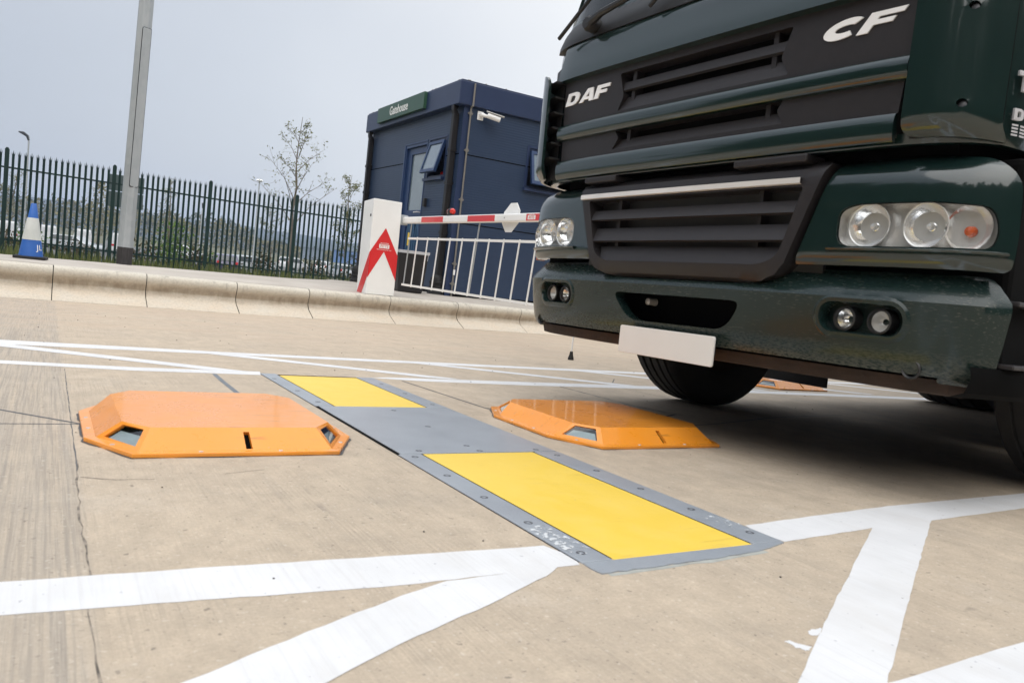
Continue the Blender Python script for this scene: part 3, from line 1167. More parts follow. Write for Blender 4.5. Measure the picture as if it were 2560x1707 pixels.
class Plan:
    def __init__(s, pts):
        P = [Vector(p) for p in pts]
        out = [P[0]]
        for i in range(len(P) - 1):
            a, b, c, d = P[max(i - 1, 0)], P[i], P[i + 1], P[min(i + 2, len(P) - 1)]
            for k_ in range(1, 9):
                t = k_ / 8
                out.append(.5 * ((2 * b) + (c - a) * t + (2 * a - 5 * b + 4 * c - d) * t * t + (3 * b - a - 3 * c + d) * t ** 3))
        s.P = out
        s.L = [0]
        for a, b in zip(out, out[1:]):
            s.L.append(s.L[-1] + (b - a).length)

    def __call__(s, u, off=0.0):
        sg = 1 if u >= 0 else -1
        u = min(abs(u), s.L[-1] - 1e-6)
        i = 0
        while s.L[i + 1] < u:
            i += 1
        t = (u - s.L[i]) / (s.L[i + 1] - s.L[i])
        p = s.P[i].lerp(s.P[i + 1], t)
        def tan(j):
            return (s.P[min(j + 1, len(s.P) - 1)] - s.P[max(j - 1, 0)]).normalized()
        d = tan(i).lerp(tan(i + 1), t).normalized()
        n = Vector((d.y, -d.x))
        q = p + n * off
        return q.x, q.y * sg


def interp(tab):
    def f(z):
        if z <= tab[0][0]:
            return tab[0][1]
        for (a, b), (c, d) in zip(tab, tab[1:]):
            if z <= c:
                t = (z - a) / (c - a)
                return b + (d - b) * t
        return tab[-1][1]
    return f


pb = Plan([(0, 0), (0.002, .3), (.008, .6), (.026, .85), (.058, 1.0), (.10, 1.08), (.155, 1.125), (.23, 1.145), (.40, 1.15), (.8, 1.15)])
pc = Plan([(0, 0), (0.001, .3), (.006, .6), (.018, .83), (.045, .95), (.085, 1.02), (.135, 1.062), (.21, 1.082), (.40, 1.087), (1.0, 1.087), (2.3, 1.087)])


def S(plan, prof, base=0.0):
    def fn(u, w, o):
        x, y = plan(u, base + prof(w) + o)
        return (x, y, w)
    return fn


def mirror(poly):
    return [(-u, w) for u, w in reversed(poly)]


def panel(name, m, plan, prof, outline, holes=(), grid=.03, thick=.02, base=0.0, parent=None):
    b = MB()
    sheet(b, outline, holes, S(plan, prof, base), grid, thick)
    return b.build(name, m, parent or TRUCK, smooth=True)


flat = lambda z: 0.0
vb = interp([(.372, .075), (.378, .055), (.39, .040), (.42, .028), (.50, .014), (.58, .003), (.605, .000), (.613, .001), (.618, .005), (.65, .036), (.682, .062), (.692, .074)])
airh = rpoly([(-.335, .566), (-.262, .458), (.255, .455), (.352, .566)], [.05, .06, .06, .05])
fogh = rrect(.640, .905, .494, .588, .045)
airh = list(reversed(airh))
bump_out = [*rpoly([(-1.188, .690), (-1.178, .376), (-1.0, .376)], [0, .07, .02], 7)[1:], *rpoly([(1.0, .376), (1.178, .376), (1.188, .690), (1.0, .690)], [.02, .07, .06, .02], 7)[:-3], (.515, .690), (.40, .640), (.30, .628), (-.30, .628), (-.40, .640), (-.515, .690), (-1.0, .690), (-1.128, .690), (-1.150, .688), (-1.168, .680), (-1.180, .665), (-1.186, .64)]
bumper = panel("bumper", M['dusty'], pb, vb, bump_out, [airh, fogh, mirror(fogh)], grid=.024, thick=.05)
# raised surround lip for the intake and each fog lamp recess
def ring(name, m, plan, prof, loop, out, lift, parent, depth=.05):
    """bead that stands off round a hole and runs back into it"""
    b = MB()
    c = Vector((sum(p[0] for p in loop) / len(loop), sum(p[1] for p in loop) / len(loop)))
    rows = []
    d = dens(loop, .02)
    for (k_, o) in ((out, .001), (out * .55, -lift), (0.0, -lift * .9), (-.004, .004), (-.006, depth)):
        row = []
        for i, p in enumerate(d):
            a, q = Vector(d[i - 1]), Vector(d[(i + 1) % len(d)])
            tn = (q - a).normalized()
            nn = Vector((tn.y, -tn.x))
            if nn.dot(Vector(p) - c) < 0:
                nn = -nn
            r_ = Vector(p) + nn * k_
            x, y = plan(r_.x, prof(r_.y) + o)
            row.append((x, y, r_.y))
        rows.append(row)
    n = len(d)
    vs = [p for r_ in rows for p in r_]
    fs = [(i * n + k_, i * n + (k_ + 1) % n, (i + 1) * n + (k_ + 1) % n, (i + 1) * n + k_) for i in range(len(rows) - 1) for k_ in range(n)]
    b.add(vs, fs)
    return b.build(name, m, parent, smooth=True)


intake = MB().box(.16, .30, -.42, .42, .42, .60)
intake.v, intake.f, intake.mi = [], [], []
intake.add([(.06, -.37, .44), (.06, .37, .44), (.06, .37, .585), (.06, -.37, .585), (.24, -.33, .45), (.24, .33, .45), (.24, .33, .57), (.24, -.33, .57)],
           [(0, 1, 5, 4), (1, 2, 6, 5), (2, 3, 7, 6), (3, 0, 4, 7), (4, 5, 6, 7)])
it = intake.build("air_intake", M['void'], TRUCK)
MB().box(.03, .16, -.26, .25, .449, .4545).build("intake_shelf", M['trim'], it)
MB().lathe([(0, .04), (.014, .045), (.016, .09)], 12, axis='x', c=(.06, .235, .537)).build("tow_eye", M['chrome'], it, smooth=True)
for sg in (1, -1):
    lp = fogh if sg > 0 else mirror(fogh)
    ring("fog_lamp_surround", M['dusty'], pb, vb, lp, .022, .006, TRUCK)
    b = MB()
    sheet(b, rrect(.63, .915, .486, .596, .045) if sg > 0 else mirror(rrect(.63, .915, .486, .596, .045)), fn=S(pb, lambda z: .062), grid=.05)
    bk = b.build("fog_lamp_recess", M['dusty'], TRUCK, norm=False)
    for tt, rr in ((.716, .032), (.826, .033)):
        x0, y0 = pb(tt * sg, 0)
        x0 += .034
        b = MB()
        b.lathe([(rr + .006, .03), (rr + .006, -.012), (rr, -.014), (rr - .002, .0)], 24, axis='x', c=(x0, y0, .538))
        fl = b.build("fog_lamp", M['black'], TRUCK, smooth=True)
        MB().lathe([(rr, .0), (rr * .8, .012), (rr * .45, .024), (.005, .03), (0, .03)], 24, axis='x', c=(x0 + .001, y0, .538)).build("reflector", M['mirror'] if abs(tt - .716) < .01 else M['lamphouse'], fl, smooth=True)
        MB().lathe([(rr, -.002), (rr * .8, -.007), (rr * .4, -.010), (0, -.011)], 24, axis='x', c=(x0, y0, .538)).build("lens", M['lens'], fl, smooth=True)
# tow hole and scuffs low on the near corner
for sg in (1, -1):
    x0, y0 = pb(.935 * sg, vb(.41))
    MB().lathe([(.030, .0), (.026, -.004), (.022, .0), (.020, .05), (0, .05)], 18, axis='x', c=(x0, y0, .408)).build("tow_hole", M['black'], TRUCK, smooth=True)
# brown under-edge seen below the bumper
lo = MB()
K = 30
vs, fs = [], []
for i in range(K + 1):
    u = -1.12 + 2.24 * i / K
    for o, z in ((.075, .385), (.085, .345), (.11, .340), (.45, .40)):
        x, y = pb(u, o)
        vs.append((x, y, z))
for i in range(K):
    for k_ in range(3):
        a = i * 4 + k_
        fs.append((a, a + 4, a + 5, a + 1))
lo.add(vs, fs)
lo.build("under_edge", M['rust'], TRUCK)
# blank number plate on its bracket
b = MB()
b.prism(rrect(-.252, .254, .3215, .4315, .008, 3), -.012, -.004, 'x')
b.build("number_plate", M['plate_white'], TRUCK, bevel=.0015)
MB().box(-.003, .06, -.20, .20, .36, .40).build("plate_bracket", M['trim'], TRUCK)

# headlight panels
vh = interp([(.700, .016), (.712, .004), (.73, .0), (.90, .001), (.95, .004), (.98, .013), (1.0, .026), (1.018, .046), (1.038, .085)])
hp = rpoly([(.528, .701), (1.165, .701), (1.172, .80), (1.165, .962), (1.10, 1.020), (.90, 1.034), (.640, 1.032)], [0, .02, .02, .06, .04, .02, 0])
hl = rpoly([(.668, .757), (1.108, .760), (1.122, .815), (1.098, .878), (.95, .890), (.72, .888), (.668, .868)], [.05, .03, .03, .03, .03, .05, .05])
for sg in (1, -1):
    o_, h_ = (hp, hl) if sg > 0 else (mirror(hp), mirror(hl))
    hpan = panel("headlight_panel", M['paint'], pb, vh, o_, [h_], grid=.026, thick=.045)
    hd = MB()
    grow = [(u, z) for u, z in h_]
    sheet(hd, grow, fn=S(pb, lambda z: .052), grid=.05)
    hdo = hd.build("headlight", M['lamphouse'], TRUCK, norm=False)
    # rim of the lamp unit
    rb = MB()
    cu_ = sum(p[0] for p in h_) / len(h_)
    d = dens([(cu_ + (p[0] - cu_) * .990, .823 + (p[1] - .823) * .965) for p in h_], .02)
    n = len(d)
    vs = []
    for o in (.010, .075):
        for p in d:
            x, y = pb(p[0], vh(p[1]) + o)
            vs.append((x, y, p[1]))
    rb.add(vs, [(i, (i + 1) % n, n + (i + 1) % n, n + i) for i in range(n)])
    rb.build("lamp_rim", M['lamphouse'], hdo, smooth=True)
    for tt, rr in ((.762, .0640), (.928, .0640)):
        x0, y0 = pb(tt * sg, .016)
        c_ = (x0, y0, .824)
        MB().lathe([(rr, .0), (rr * .96, .010), (rr * .8, .028), (rr * .55, .045), (.014, .058), (.013, .034), (0, .028)], 30, axis='x', c=c_).build("reflector", M['mirror'], hdo, smooth=True)
        MB().lathe([(0, .018), (.008, .020), (.011, .028), (.011, .050)], 14, axis='x', c=c_).build("bulb", M['lamphouse'], hdo, smooth=True)
        MB().lathe([(rr + .003, .002), (rr + .002, -.001), (rr - .001, .001)], 30, axis='x', c=c_).build("bezel", M['lamphouse'], hdo, smooth=True)
    # indicator bowl at the outer end
    x0, y0 = pb(1.048 * sg, .040)
    c_ = (x0, y0, .820)
    MB().lathe([(.0655, -.014), (.058, .002), (.045, .020), (.025, .032), (0, .036)], 26, axis='x', c=c_).build("indicator", M['mirror'], hdo, smooth=True)
    MB().lathe([(0, -.014), (.013, -.010), (.017, .002), (.014, .016), (0, .030)], 14, axis='x', c=(x0, y0, .812)).build("bulb", M['amber'], hdo, smooth=True)
    g = MB()
    sheet(g, h_, fn=S(pb, vh, .003), grid=.05)
    g.build("lens", M['lens'], hdo, smooth=True, norm=False)
    # thin shelf below the lamp
    b = MB()
    K = 16
    vs, fs = [], []
    for i in range(K + 1):
        u = (.645 + .50 * i / K) * sg
        for o, z in ((.002, .757), (-.012, .752), (-.010, .746), (.003, .738)):
            x, y = pb(u, o)
            vs.append((x, y, z))
    for i in range(K):
        for k_ in range(3):
            a = i * 4 + k_
            fs.append((a, a + 4, a + 5, a + 1))
    b.add(vs, fs)
    b.build("lamp_shelf", M['paint'], TRUCK, smooth=True)
# orange side marker on the far corner
x0, y0 = pb(1.20, -.012)
MB().box(x0 - .02, x0 + .03, y0 - .004, y0 + .008, .70, .735).build("side_marker", M['amber'], TRUCK, bevel=.003)

# lower grille
vg = interp([(.628, .030), (.637, .004), (.655, -.012), (.70, -.018), (.95, -.018), (.99, -.014), (1.01, -.004), (1.024, .016), (1.034, .04)])
g_out = [(-.622, 1.02), (-.505, .70), (-.47, .662), (-.41, .640), (-.33, .630), (.33, .630), (.41, .640), (.47, .662), (.505, .70), (.622, 1.02), (.60, 1.034), (-.60, 1.034)]
g_hole = rpoly([(-.545, .948), (-.475, .72), (-.40, .692), (.40, .692), (.475, .72), (.545, .948)], [.012, .05, .05, .05, .05, .012])
lg = panel("lower_grille", M['trim'], pb, vg, g_out, [g_hole], grid=.03, thick=.10)
MB().box(.065, .08, -.60, .60, .66, 1.0).build("grille_backing", M['black'], lg)
def slat(zb, zt, x_front, x_back, half_b, half_t, name="slat", parent=None, zt2=None):
    """wedge: sharp lower front edge, face leaning back up to zt"""
    b = MB()
    K = 16
    vs, fs = [], []
    for i in range(K + 1):
        s_ = -1 + 2 * i / K
        for (x, z, hw) in ((x_front, zb, half_b), (x_back, zt, half_t), (x_back + .012, zt - .004, half_t), (x_front + .012, zb - .006, half_b)):
            yy = s_ * hw
            vs.append((pb(yy, 0)[0] + x, yy, z))
    for i in range(K):
        for k_ in range(4):
            a, c = i * 4 + k_, i * 4 + (k_ + 1) % 4
            fs.append((a, a + 4, c + 4, c))
    fs += [(0, 1, 2, 3), tuple(K * 4 + k_ for k_ in (3, 2, 1, 0))]
    b.add(vs, fs)
    return b.build(name, M['trim'], parent)
slat(.866, .908, -.016, .008, .535, .525, parent=lg)
slat(.776, .832, -.016, .012, .500, .505, parent=lg)
slat(.693, .756, -.012, .016, .435, .47, parent=lg)
b = MB()
for t_ in (.375, -.355):
    MB().box(.022, .075, t_ - .009, t_ + .009, .70, .955).build("upright", M['trim'], lg)
b = MB()
K = 20
vs, fs = [], []
for i in range(K + 1):
    u = -.536 + 1.135 * i / K
    for o, z in ((-.016, .955), (-.027, .958), (-.027, .976), (-.016, .979)):
        x, y = pb(u, o)
        vs.append((x, y, z))
for i in range(K):
    for k_ in range(3):
        a = i * 4 + k_
        fs.append((a, a + 4, a + 5, a + 1))
b.add(vs, fs)
b.build("chrome_bar", M['chrome'], lg)
b = MB()
MB().box(-.020, .08, .38, .585, 1.026, 1.052).build("step_pad", M['trim'], TRUCK, bevel=.006)
MB().box(-.020, .08, -.55, -.25, 1.026, 1.052).build("step_pad", M['trim'], TRUCK, bevel=.006)
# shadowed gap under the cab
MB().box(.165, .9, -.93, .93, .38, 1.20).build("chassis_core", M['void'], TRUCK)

# ---- cab
vcab = interp([(1.03, .05), (1.06, .022), (1.10, .012), (1.70, .015), (1.80, .04), (2.75, .26), (2.9, .36)])
cab_out = [(-2.9, 1.06), (2.9, 1.06), (2.9, 2.86), (-2.9, 2.86)]
ws = rpoly([(-1.0, 1.815), (1.0, 1.815), (.93, 2.62), (-.93, 2.62)], .06)
cab_in = [(-.90, 1.09), (.90, 1.09), (.90, 1.66), (-.90, 1.66)]
cab = panel("cab", M['paint'], pc, vcab, cab_out, [ws, cab_in], grid=.09, thick=.03)
b = MB()
sheet(b, rpoly([(-1.02, 1.80), (1.02, 1.80), (.95, 2.64), (-.95, 2.64)], .06), fn=S(pc, vcab, .008), grid=.12)
b.build("windscreen", M['glass'], TRUCK, smooth=True, norm=False)
b = MB()
b.box(.45, 2.3, -1.04, 1.04, 1.25, 1.95).box(.5, 2.3, -1.03, 1.03, 2.72, 2.8).box(2.2, 2.3, -1.04, 1.04, 1.1, 2.8)
b.build("cab_interior", M['black'], TRUCK)
b = MB()
b.box(.06, .40, -.90, .90, 1.08, 1.68)
b.build("grille_backing", M['void'], TRUCK)
# bonnet flap
vbn = interp([(1.506, .025), (1.509, -.012), (1.516, -.033), (1.55, -.029), (1.60, -.018), (1.66, -.005), (1.690, .002), (1.702, .014)])
bon_out = rpoly([(-.870, 1.506), (.870, 1.506), (.885, 1.702), (-.885, 1.702)], .008)
panel("bonnet_flap", M['paint'], pc, vbn, bon_out, [], grid=.022, thick=.05)
# scuttle under the windscreen, wipers
vsc = interp([(1.69, -.004), (1.72, .0), (1.76, .014), (1.815, .05)])
panel("scuttle", M['black'], pc, vsc, [(-1.02, 1.690), (1.02, 1.690), (1.02, 1.818), (-1.02, 1.818)], [], grid=.05, thick=.03)
for y0, y1 in ((.66, .86), (-.05, .25)):
    w = MB()
    w.tube([(-.030, y0, 1.735), (-.045, y0 - .10, 1.755), (-.035, y0 - .32, 1.79), (.03, y0 - .62, 1.86)], [.022, .016, .012, .009], 8)
    w.tube([(-.030, y1 + .02, 1.715), (-.028, y1 - .11, 1.80), (-.002, y1 - .22, 1.905)], .009, 6)
    w.lathe([(.034, .02), (.034, -.03), (.024, -.045), (0, -.046)], 14, axis='x', c=(-.005, y0, 1.735))
    w.build("wiper", M['black'], TRUCK, smooth=True)
# upper grille: charcoal panel with louvre openings, two green bars
op_a = rpoly([(-.425, 1.327), (.435, 1.327), (.405, 1.385), (.440, 1.484), (-.425, 1.484), (-.388, 1.385)], .012, 3)
op_b = rpoly([(-.425, 1.165), (.448, 1.165), (.41, 1.210), (.436, 1.243), (-.418, 1.243), (-.395, 1.210)], .010, 3)
vug = flat
ug_out = [(-.815, 1.08), (.815, 1.08), (.848, 1.50), (.85, 1.53), (-.85, 1.53), (-.848, 1.50)]
ug = panel("upper_grille", M['trim'], pc, vug, ug_out, [op_a, op_b], grid=.04, thick=.06, base=-.004)
def cslat(prof, hw, parent, name="slat"):
    b = MB()
    K = 18
    n = len(prof)
    vs, fs = [], []
    for i in range(K + 1):
        y = -hw + 2 * hw * i / K
        for (x, z) in prof:
            vs.append((pc(y)[0] + x, y, z))
    for i in range(K):
        for k_ in range(n):
            a, c = i * n + k_, i * n + (k_ + 1) % n
            fs.append((a, a + n, c + n, c))
    fs += [tuple(range(n)), tuple(K * n + k_ for k_ in range(n - 1, -1, -1))]
    b.add(vs, fs)
    return b.build(name, M['trim'], parent)
cslat([(.0, 1.410), (.012, 1.446), (.05, 1.450), (.05, 1.43), (.010, 1.404)], .455, ug)
cslat([(-.001, 1.326), (.022, 1.384), (.055, 1.38), (.055, 1.32)], .46, ug)
cslat([(-.001, 1.163), (.020, 1.208), (.055, 1.20), (.055, 1.155)], .455, ug)
b = MB()
for t_ in (.365, -.345):
    MB().box(.016, .06, t_ - .010, t_ + .010, 1.33, 1.485).build("upright", M['trim'], ug)
    MB().box(.016, .06, t_ - .010, t_ + .010, 1.167, 1.242).build("upright", M['trim'], ug)
for z0, z1, hw in ((1.241, 1.311, .842), (1.058, 1.147, .822)):
    b = MB()
    K, n = 30, 9
    vs, fs = [], []
    for i in range(K + 1):
        u = -hw + 2 * hw * i / K
        for k_ in range(n):
            a = math.pi * (k_ / (n - 1))
            z = z0 + (z1 - z0) * (1 - math.cos(a)) / 2
            o = -.004 - .026 * math.sin(a) ** .55
            x, y = pc(u, o)
            vs.append((x, y, z))
    for i in range(K):
        for k_ in range(n - 1):
            a = i * n + k_
            fs.append((a, a + n, a + n + 1, a + 1))
    fs += [tuple(range(n)), tuple(K * n + k_ for k_ in range(n))]
    b.add(vs, fs)
    b.build("grille_bar", M['paint'], TRUCK, smooth=True)
# corner wind deflectors: green vanes standing off the cab corner, dark inside
for sg in (1, -1):
    b = MB()
    K, n = 22, 14
    u0 = .893 if sg > 0 else .846
    def vane(u, z, o, u0=u0, sg=sg):
        f_ = max(0.0, min(1.0, (u - u0) / (1.08 - u0)))
        return pc(u * sg, -(.055 if sg > 0 else .030) * (1 - f_) ** 1.2 - .012 - .026 * math.sin(math.pi * f_) + o)
    ol = rpoly([(u0, 1.072), (1.085, 1.062), (1.088, 1.562), (u0 + .008, 1.562)], [.03, .01, .02, .07])
    def fn(u, w, o):
        x, y = vane(u, w, o)
        x += .05 * max(0.0, (1.12 - w) / .06) ** 2 * (1 if w < 1.12 else 0)
        return (x, y, w)
    holes = [[(.985 + .012 * math.cos(R(a)), zc + .012 * math.sin(R(a))) for a in range(0, 360, 40)] for zc in (1.415, 1.152)]
    if sg < 0:
        sheet(b, ol, holes, fn, .03, .014)
    else:
        sheet(b, ol, holes, fn, .03, .014)
    vo = b.build("wind_deflector", M['paint'], TRUCK, smooth=True)
    b = MB()
    for zc in (1.16, 1.23, 1.30, 1.37, 1.44, 1.51):
        vs = []
        for u in (.85, .95, 1.05):
            x, y = pc(u * sg, .004)
            x2, y2 = vane(u, zc, .014)
            vs += [(x, y, zc), (x2, y2, zc), (x, y, zc + .008), (x2, y2, zc + .008)]
        b.add(vs, [(0, 1, 5, 4), (4, 5, 9, 8), (2, 6, 7, 3), (6, 10, 11, 7), (0, 2, 3, 1)])
    b.build("deflector_rib", M['black'], vo)
    b = MB()
    vs, fs = [], []
    for i, u in enumerate((.86, .93, 1.0, 1.07)):
        for z in (1.07, 1.60):
            x, y = pc(u * sg, -.002)
            vs.append((x, y, z))
    b.add(vs, [(0, 2, 3, 1), (2, 4, 5, 3), (4, 6, 7, 5)])
    b.build("deflector_duct", M['black'], vo)
    b = MB()
    for zc in (1.415, 1.152):
        x, y = vane(.985, zc, .010)
        MB().lathe([(.013, .003), (.010, .001), (.006, -.001), (0, -.001)], 12, axis='x', c=(x, y, zc - .005)).build("bolt", M['boltgrey'], vo, smooth=True)
# lettering: heavy italic capitals cut as outlines
def glyph(ch):
    if ch == 'D':
        return [(0, 0), (.62, 0), (.86, .08), (1, .30), (1, .70), (.86, .92), (.62, 1), (0, 1)], [[(.30, .24), (.56, .24), (.68, .36), (.68, .64), (.56, .76), (.30, .76)]]
    if ch == 'A':
        return [(0, 0), (.30, 0), (.36, .17), (.72, .17), (.76, 0), (1.08, 0), (.82, 1), (.40, 1)], [[(.43, .37), (.69, .37), (.60, .76)]]
    if ch == 'F':
        return [(0, 0), (.31, 0), (.31, .36), (.80, .36), (.80, .60), (.31, .60), (.31, .75), (.92, .75), (.92, 1), (0, 1)], []
    if ch == 'C':
        out = []
        for a in range(48, 313, 12):
            out.append((.54 + .55 * math.cos(R(a)) * 1.0, .5 + .52 * math.sin(R(a))))
        inn = []
        for a in range(312, 47, -12):
            inn.append((.57 + .27 * math.cos(R(a)) * 1.05, .5 + .19 * math.sin(R(a))))
        return out + inn, []
    if ch == 'T':
        return [(.34, 0), (.66, 0), (.66, .76), (1, .76), (1, 1), (0, 1), (0, .76), (.34, .76)], []
def word(txt, y_left, zb, h_, wch, gap, shear, o=-.009, parent=None, name="badge", zslope=0.0, m='silver', plan=None):
    """letters run towards -y (right of the picture)"""
    plan = plan or pc
    b = MB()
    x0 = 0.0
    for ch in txt:
        if ch != ' ':
            ol, hs = glyph(ch)
            f = lambda u, w, oo, x0=x0: (lambda uu: (*plan(uu, o + oo), zb + w * h_ + zslope * x0))(y_left - (x0 + (u * wch + w * shear)))
            sheet(b, ol, hs, f, 0, .007)
        x0 += wch + gap
    return b.build(name, M[m], parent or TRUCK)
word("DAF", .826, 1.401, .056, .096, .014, .022)
word("CF", -.528, 1.402, .058, .120, .010, .046, name="badge")
word("T", .0, 1.205, .055, .055, .01, .0, o=-.004, name="door_lettering", m='liner', plan=lambda u, o: pc(u - 1.122, o))
word("D", .0, 1.125, .032, .036, .01, .0, o=-.004, name="door_lettering", m='liner', plan=lambda u, o: pc(u - 1.122, o))
b = MB()
for i in range(4):
    for k_ in range(3):
        u = -1.120 - .03 * k_
        sheet(b, [(u - .022, 1.082 + .009 * i), (u, 1.082 + .009 * i), (u, 1.087 + .009 * i), (u - .022, 1.087 + .009 * i)], fn=lambda u_, w_, o_: (*pc(u_, -.003), w_))
b.build("door_sticker", M['liner'], TRUCK, norm=False)
for sg in (1, -1):                                # door shut line and step box behind each corner
    b = MB()
    b.tube([(*pc(1.101 * sg, vcab(z_) - .0005), z_) for z_ in (1.08, 1.4, 1.7, 1.8, 2.2, 2.7)], .005, 6)
    b.build("door_gap", M['void'], TRUCK)
    b = MB()
    b.box(.20, .74, min(.86 * sg, 1.10 * sg), max(.86 * sg, 1.10 * sg), .36, 1.03)
    st = b.build("cab_step", M['void'], TRUCK, bevel=.02)
    for z_, w_ in ((.452, 1.148), (.628, 1.140)):
        MB().box(.185, .76, min(1.0 * sg, w_ * sg), max(1.0 * sg, w_ * sg), z_ - .014, z_).build("tread", M['trim'], st, bevel=.004)
    b = MB()
    vs, fs = [], []
    for i in range(9):
        x_ = .09 + .69 * i / 8
        tt_ = 1.08 + .065 * min(1, i / 2.0)
        vs += [(x_, tt_ * sg, .436), (x_, (tt_ + .006) * sg, .40), (x_, (tt_ - .008) * sg, .362), (x_, (tt_ - .05) * sg, .345)]
    for i in range(8):
        for k_ in range(3):
            a = i * 4 + k_
            fs.append((a, a + 4, a + 5, a + 1))
    b.add(vs, fs)
    if sg < 0:                                    # seen on the near side only
        b.build("step_fairing", M['void'], st, smooth=True)
    b = MB()
    prof_ = [(.74, .40), (.75, .66), (.87, .93), (1.07, 1.06), (1.28, 1.10), (1.52, 1.06), (1.72, .93), (1.85, .66), (1.86, .40)]
    for (xa, za), (xc, zc) in zip(prof_, prof_[1:]):
        b.add([(xa, .78 * sg, za), (xc, .78 * sg, zc), (xc, 1.15 * sg, zc), (xa, 1.15 * sg, za)], [(0, 1, 2, 3)])
    b.build("wheel_arch", M['black'], TRUCK, smooth=True)
    MB().box(1.965, 1.985, min(.62 * sg, 1.13 * sg), max(.62 * sg, 1.13 * sg), .15, .75).build("mudflap", M['rubber'], TRUCK)
# wheels
def wheel(x, y, wd, steer, name="wheel"):
    T = Matrix.Translation((x, y, .5)) @ Matrix.Rotation(steer, 4, 'Z')
    h_ = wd / 2
    tp = [(.30, -h_ * .8), (.34, -h_ * .95), (.42, -h_), (.475, -h_ * .93), (.495, -h_ * .80)]
    for k_ in range(4):
        c = -h_ * .55 + h_ * 1.1 * k_ / 3
        tp += [(.498, c - .022), (.487, c - .018), (.487, c - .010), (.4995, c - .006)]
    tp += [(.495, h_ * .80), (.475, h_ * .93), (.42, h_), (.34, h_ * .95), (.30, h_ * .8)]
    b = MB().lathe(tp, 56, axis='y', T=T)
    w = b.build(name, M['rubber'], TRUCK, smooth=True)
    so = 1 if y > 0 else -1
    MB().lathe([(.30, h_ * .8 * so), (.285, h_ * .6 * so), (.20, h_ * .15 * so), (.13, h_ * .25 * so), (.11, h_ * .7 * so), (0, h_ * .72 * so)], 32, axis='y', T=T).build("rim", M['lamphouse'], w, smooth=True)
    MB().lathe([(.30, -h_ * .8 * so), (.24, -h_ * .3 * so), (.16, -h_ * .2 * so), (.0, -h_ * .2 * so)], 28, axis='y', T=T).build("brake_drum", M['rust'], w, smooth=True)
    return w
for sg in (1, -1):
    wheel(1.283, .95 * sg, .30, 0)
    wheel(4.25, .93 * sg, .58, 0)
b = MB()
b.box(1.22, 1.34, -.82, .82, .44, .56).box(4.17, 4.33, -.7, .7, .40, .60)
b.build("axle", M['rust'], TRUCK)
b = MB()
b.box(.5, 8.2, .36, .46, .72, .98).box(.5, 8.2, -.46, -.36, .72, .98).box(.9, 2.1, -.34, .34, .50, 1.1)
b.build("chassis_rail", M['rust'], TRUCK)
b = MB()
b.box(2.2, 3.9, .62, 1.15, .40, 1.05).box(2.2, 3.5, -1.15, -.62, .45, 1.05)
b.build("fuel_tank", M['black'], TRUCK, bevel=.06)
MB().box(1.95, 8.3, -1.20, -1.16, .22, 1.16).build("added_shade_skirt", M['black'], TRUCK)  # unseen skirt added to keep light out from under the truck
MB().box(.45, 8.3, -.62, .62, .40, 1.12).build("added_shade_box", M['void'], TRUCK)  # black belly box added to deepen the shade under the truck
MB().box(2.5, 8.4, -1.25, 1.25, 1.15, 3.4).build("cargo_body", M['paint'], TRUCK, bevel=.03)

# ================================================================== GATEHOUSE
GO = Vector((-1.101, 11.816, 0))
GATE = thing("gatehouse", "blue ribbed gatehouse cabin with flat fascia behind the barrier", "cabin", GO)


def lf(s, z, o=0.0):                             # on the left facade, o outwards
    p = GA * s - GB * o
    return (p.x, p.y, z)


def rf(s, z, o=0.0):
    p = GB * s - GA * o
    return (p.x, p.y, z)


def gbox(fn, s0, s1, z0, z1, o0, o1, b=None):
    b = b or MB()
    vs = [fn(s, z, o) for o in (o0, o1) for z in (z0, z1) for s in (s0, s1)]
    return b.add(vs, [(0, 1, 3, 2), (4, 6, 7, 5), (0, 4, 5, 1), (2, 3, 7, 6), (0, 2, 6, 4), (1, 5, 7, 3)])


LW, RW, TOP = 4.13, 7.2, 3.22
rect = lambda a, b_, c, d: [(a, c), (b_, c), (b_, d), (a, d)]
door_h = rect(1.285, 2.265, .30, 2.52)
win_h = rect(.525, 1.175, 1.895, 2.515)
b = MB()
sheet(b, rect(.012, LW, .16, TOP), [door_h, win_h], lambda u, w, o: lf(u, w, -o), 0, .11)
b.build("left_wall", M['wall'], GATE)
rwin = rect(1.18, 2.45, 1.885, 2.51)
b = MB()
sheet(b, rect(.08, RW, .12, TOP), [rwin], lambda u, w, o: rf(u, w, -o), 0, .11)
b.build("right_wall", M['wall'], GATE)
b = MB()
gbox(lf, LW - .01, LW, .16, TOP, -RW, 0, b)
gbox(rf, RW - .01, RW, .16, TOP, -LW, 0, b)
b.build("rear_wall", M['wall'], GATE)
b = MB()
gbox(rf, .002, .082, .05, 2.93, -.03, .004, b)
gbox(lf, -.003, .014, .05, 2.93, -.03, .003, b)
b.build("corner_trim", M['blue'], GATE)
gbox(lf, LW - .06, LW + .006, .05, 2.93, -.03, .006).build("corner_trim", M['blue'], GATE)
b = MB()
gbox(rf, .05, RW, .0, .13, -.06, -.012, b)
gbox(lf, .05, LW, .0, .17, -.06, -.012, b)
b.build("base_gap", M['void'], GATE)
b = MB()
for z in (2.215, 1.19):
    gbox(rf, .083, RW, z - .008, z + .008, -.01, .003, b)
    for s0, s1 in ((.02, .52), (2.31, LW - .065)):
        if z > 2 or s0 > 1:
            gbox(lf, s0, s1, z - .008, z + .008, -.01, .003, b)
gbox(lf, .02, 1.28, 1.182, 1.198, -.01, .003, b)
b.build("panel_joint", M['void'], GATE)
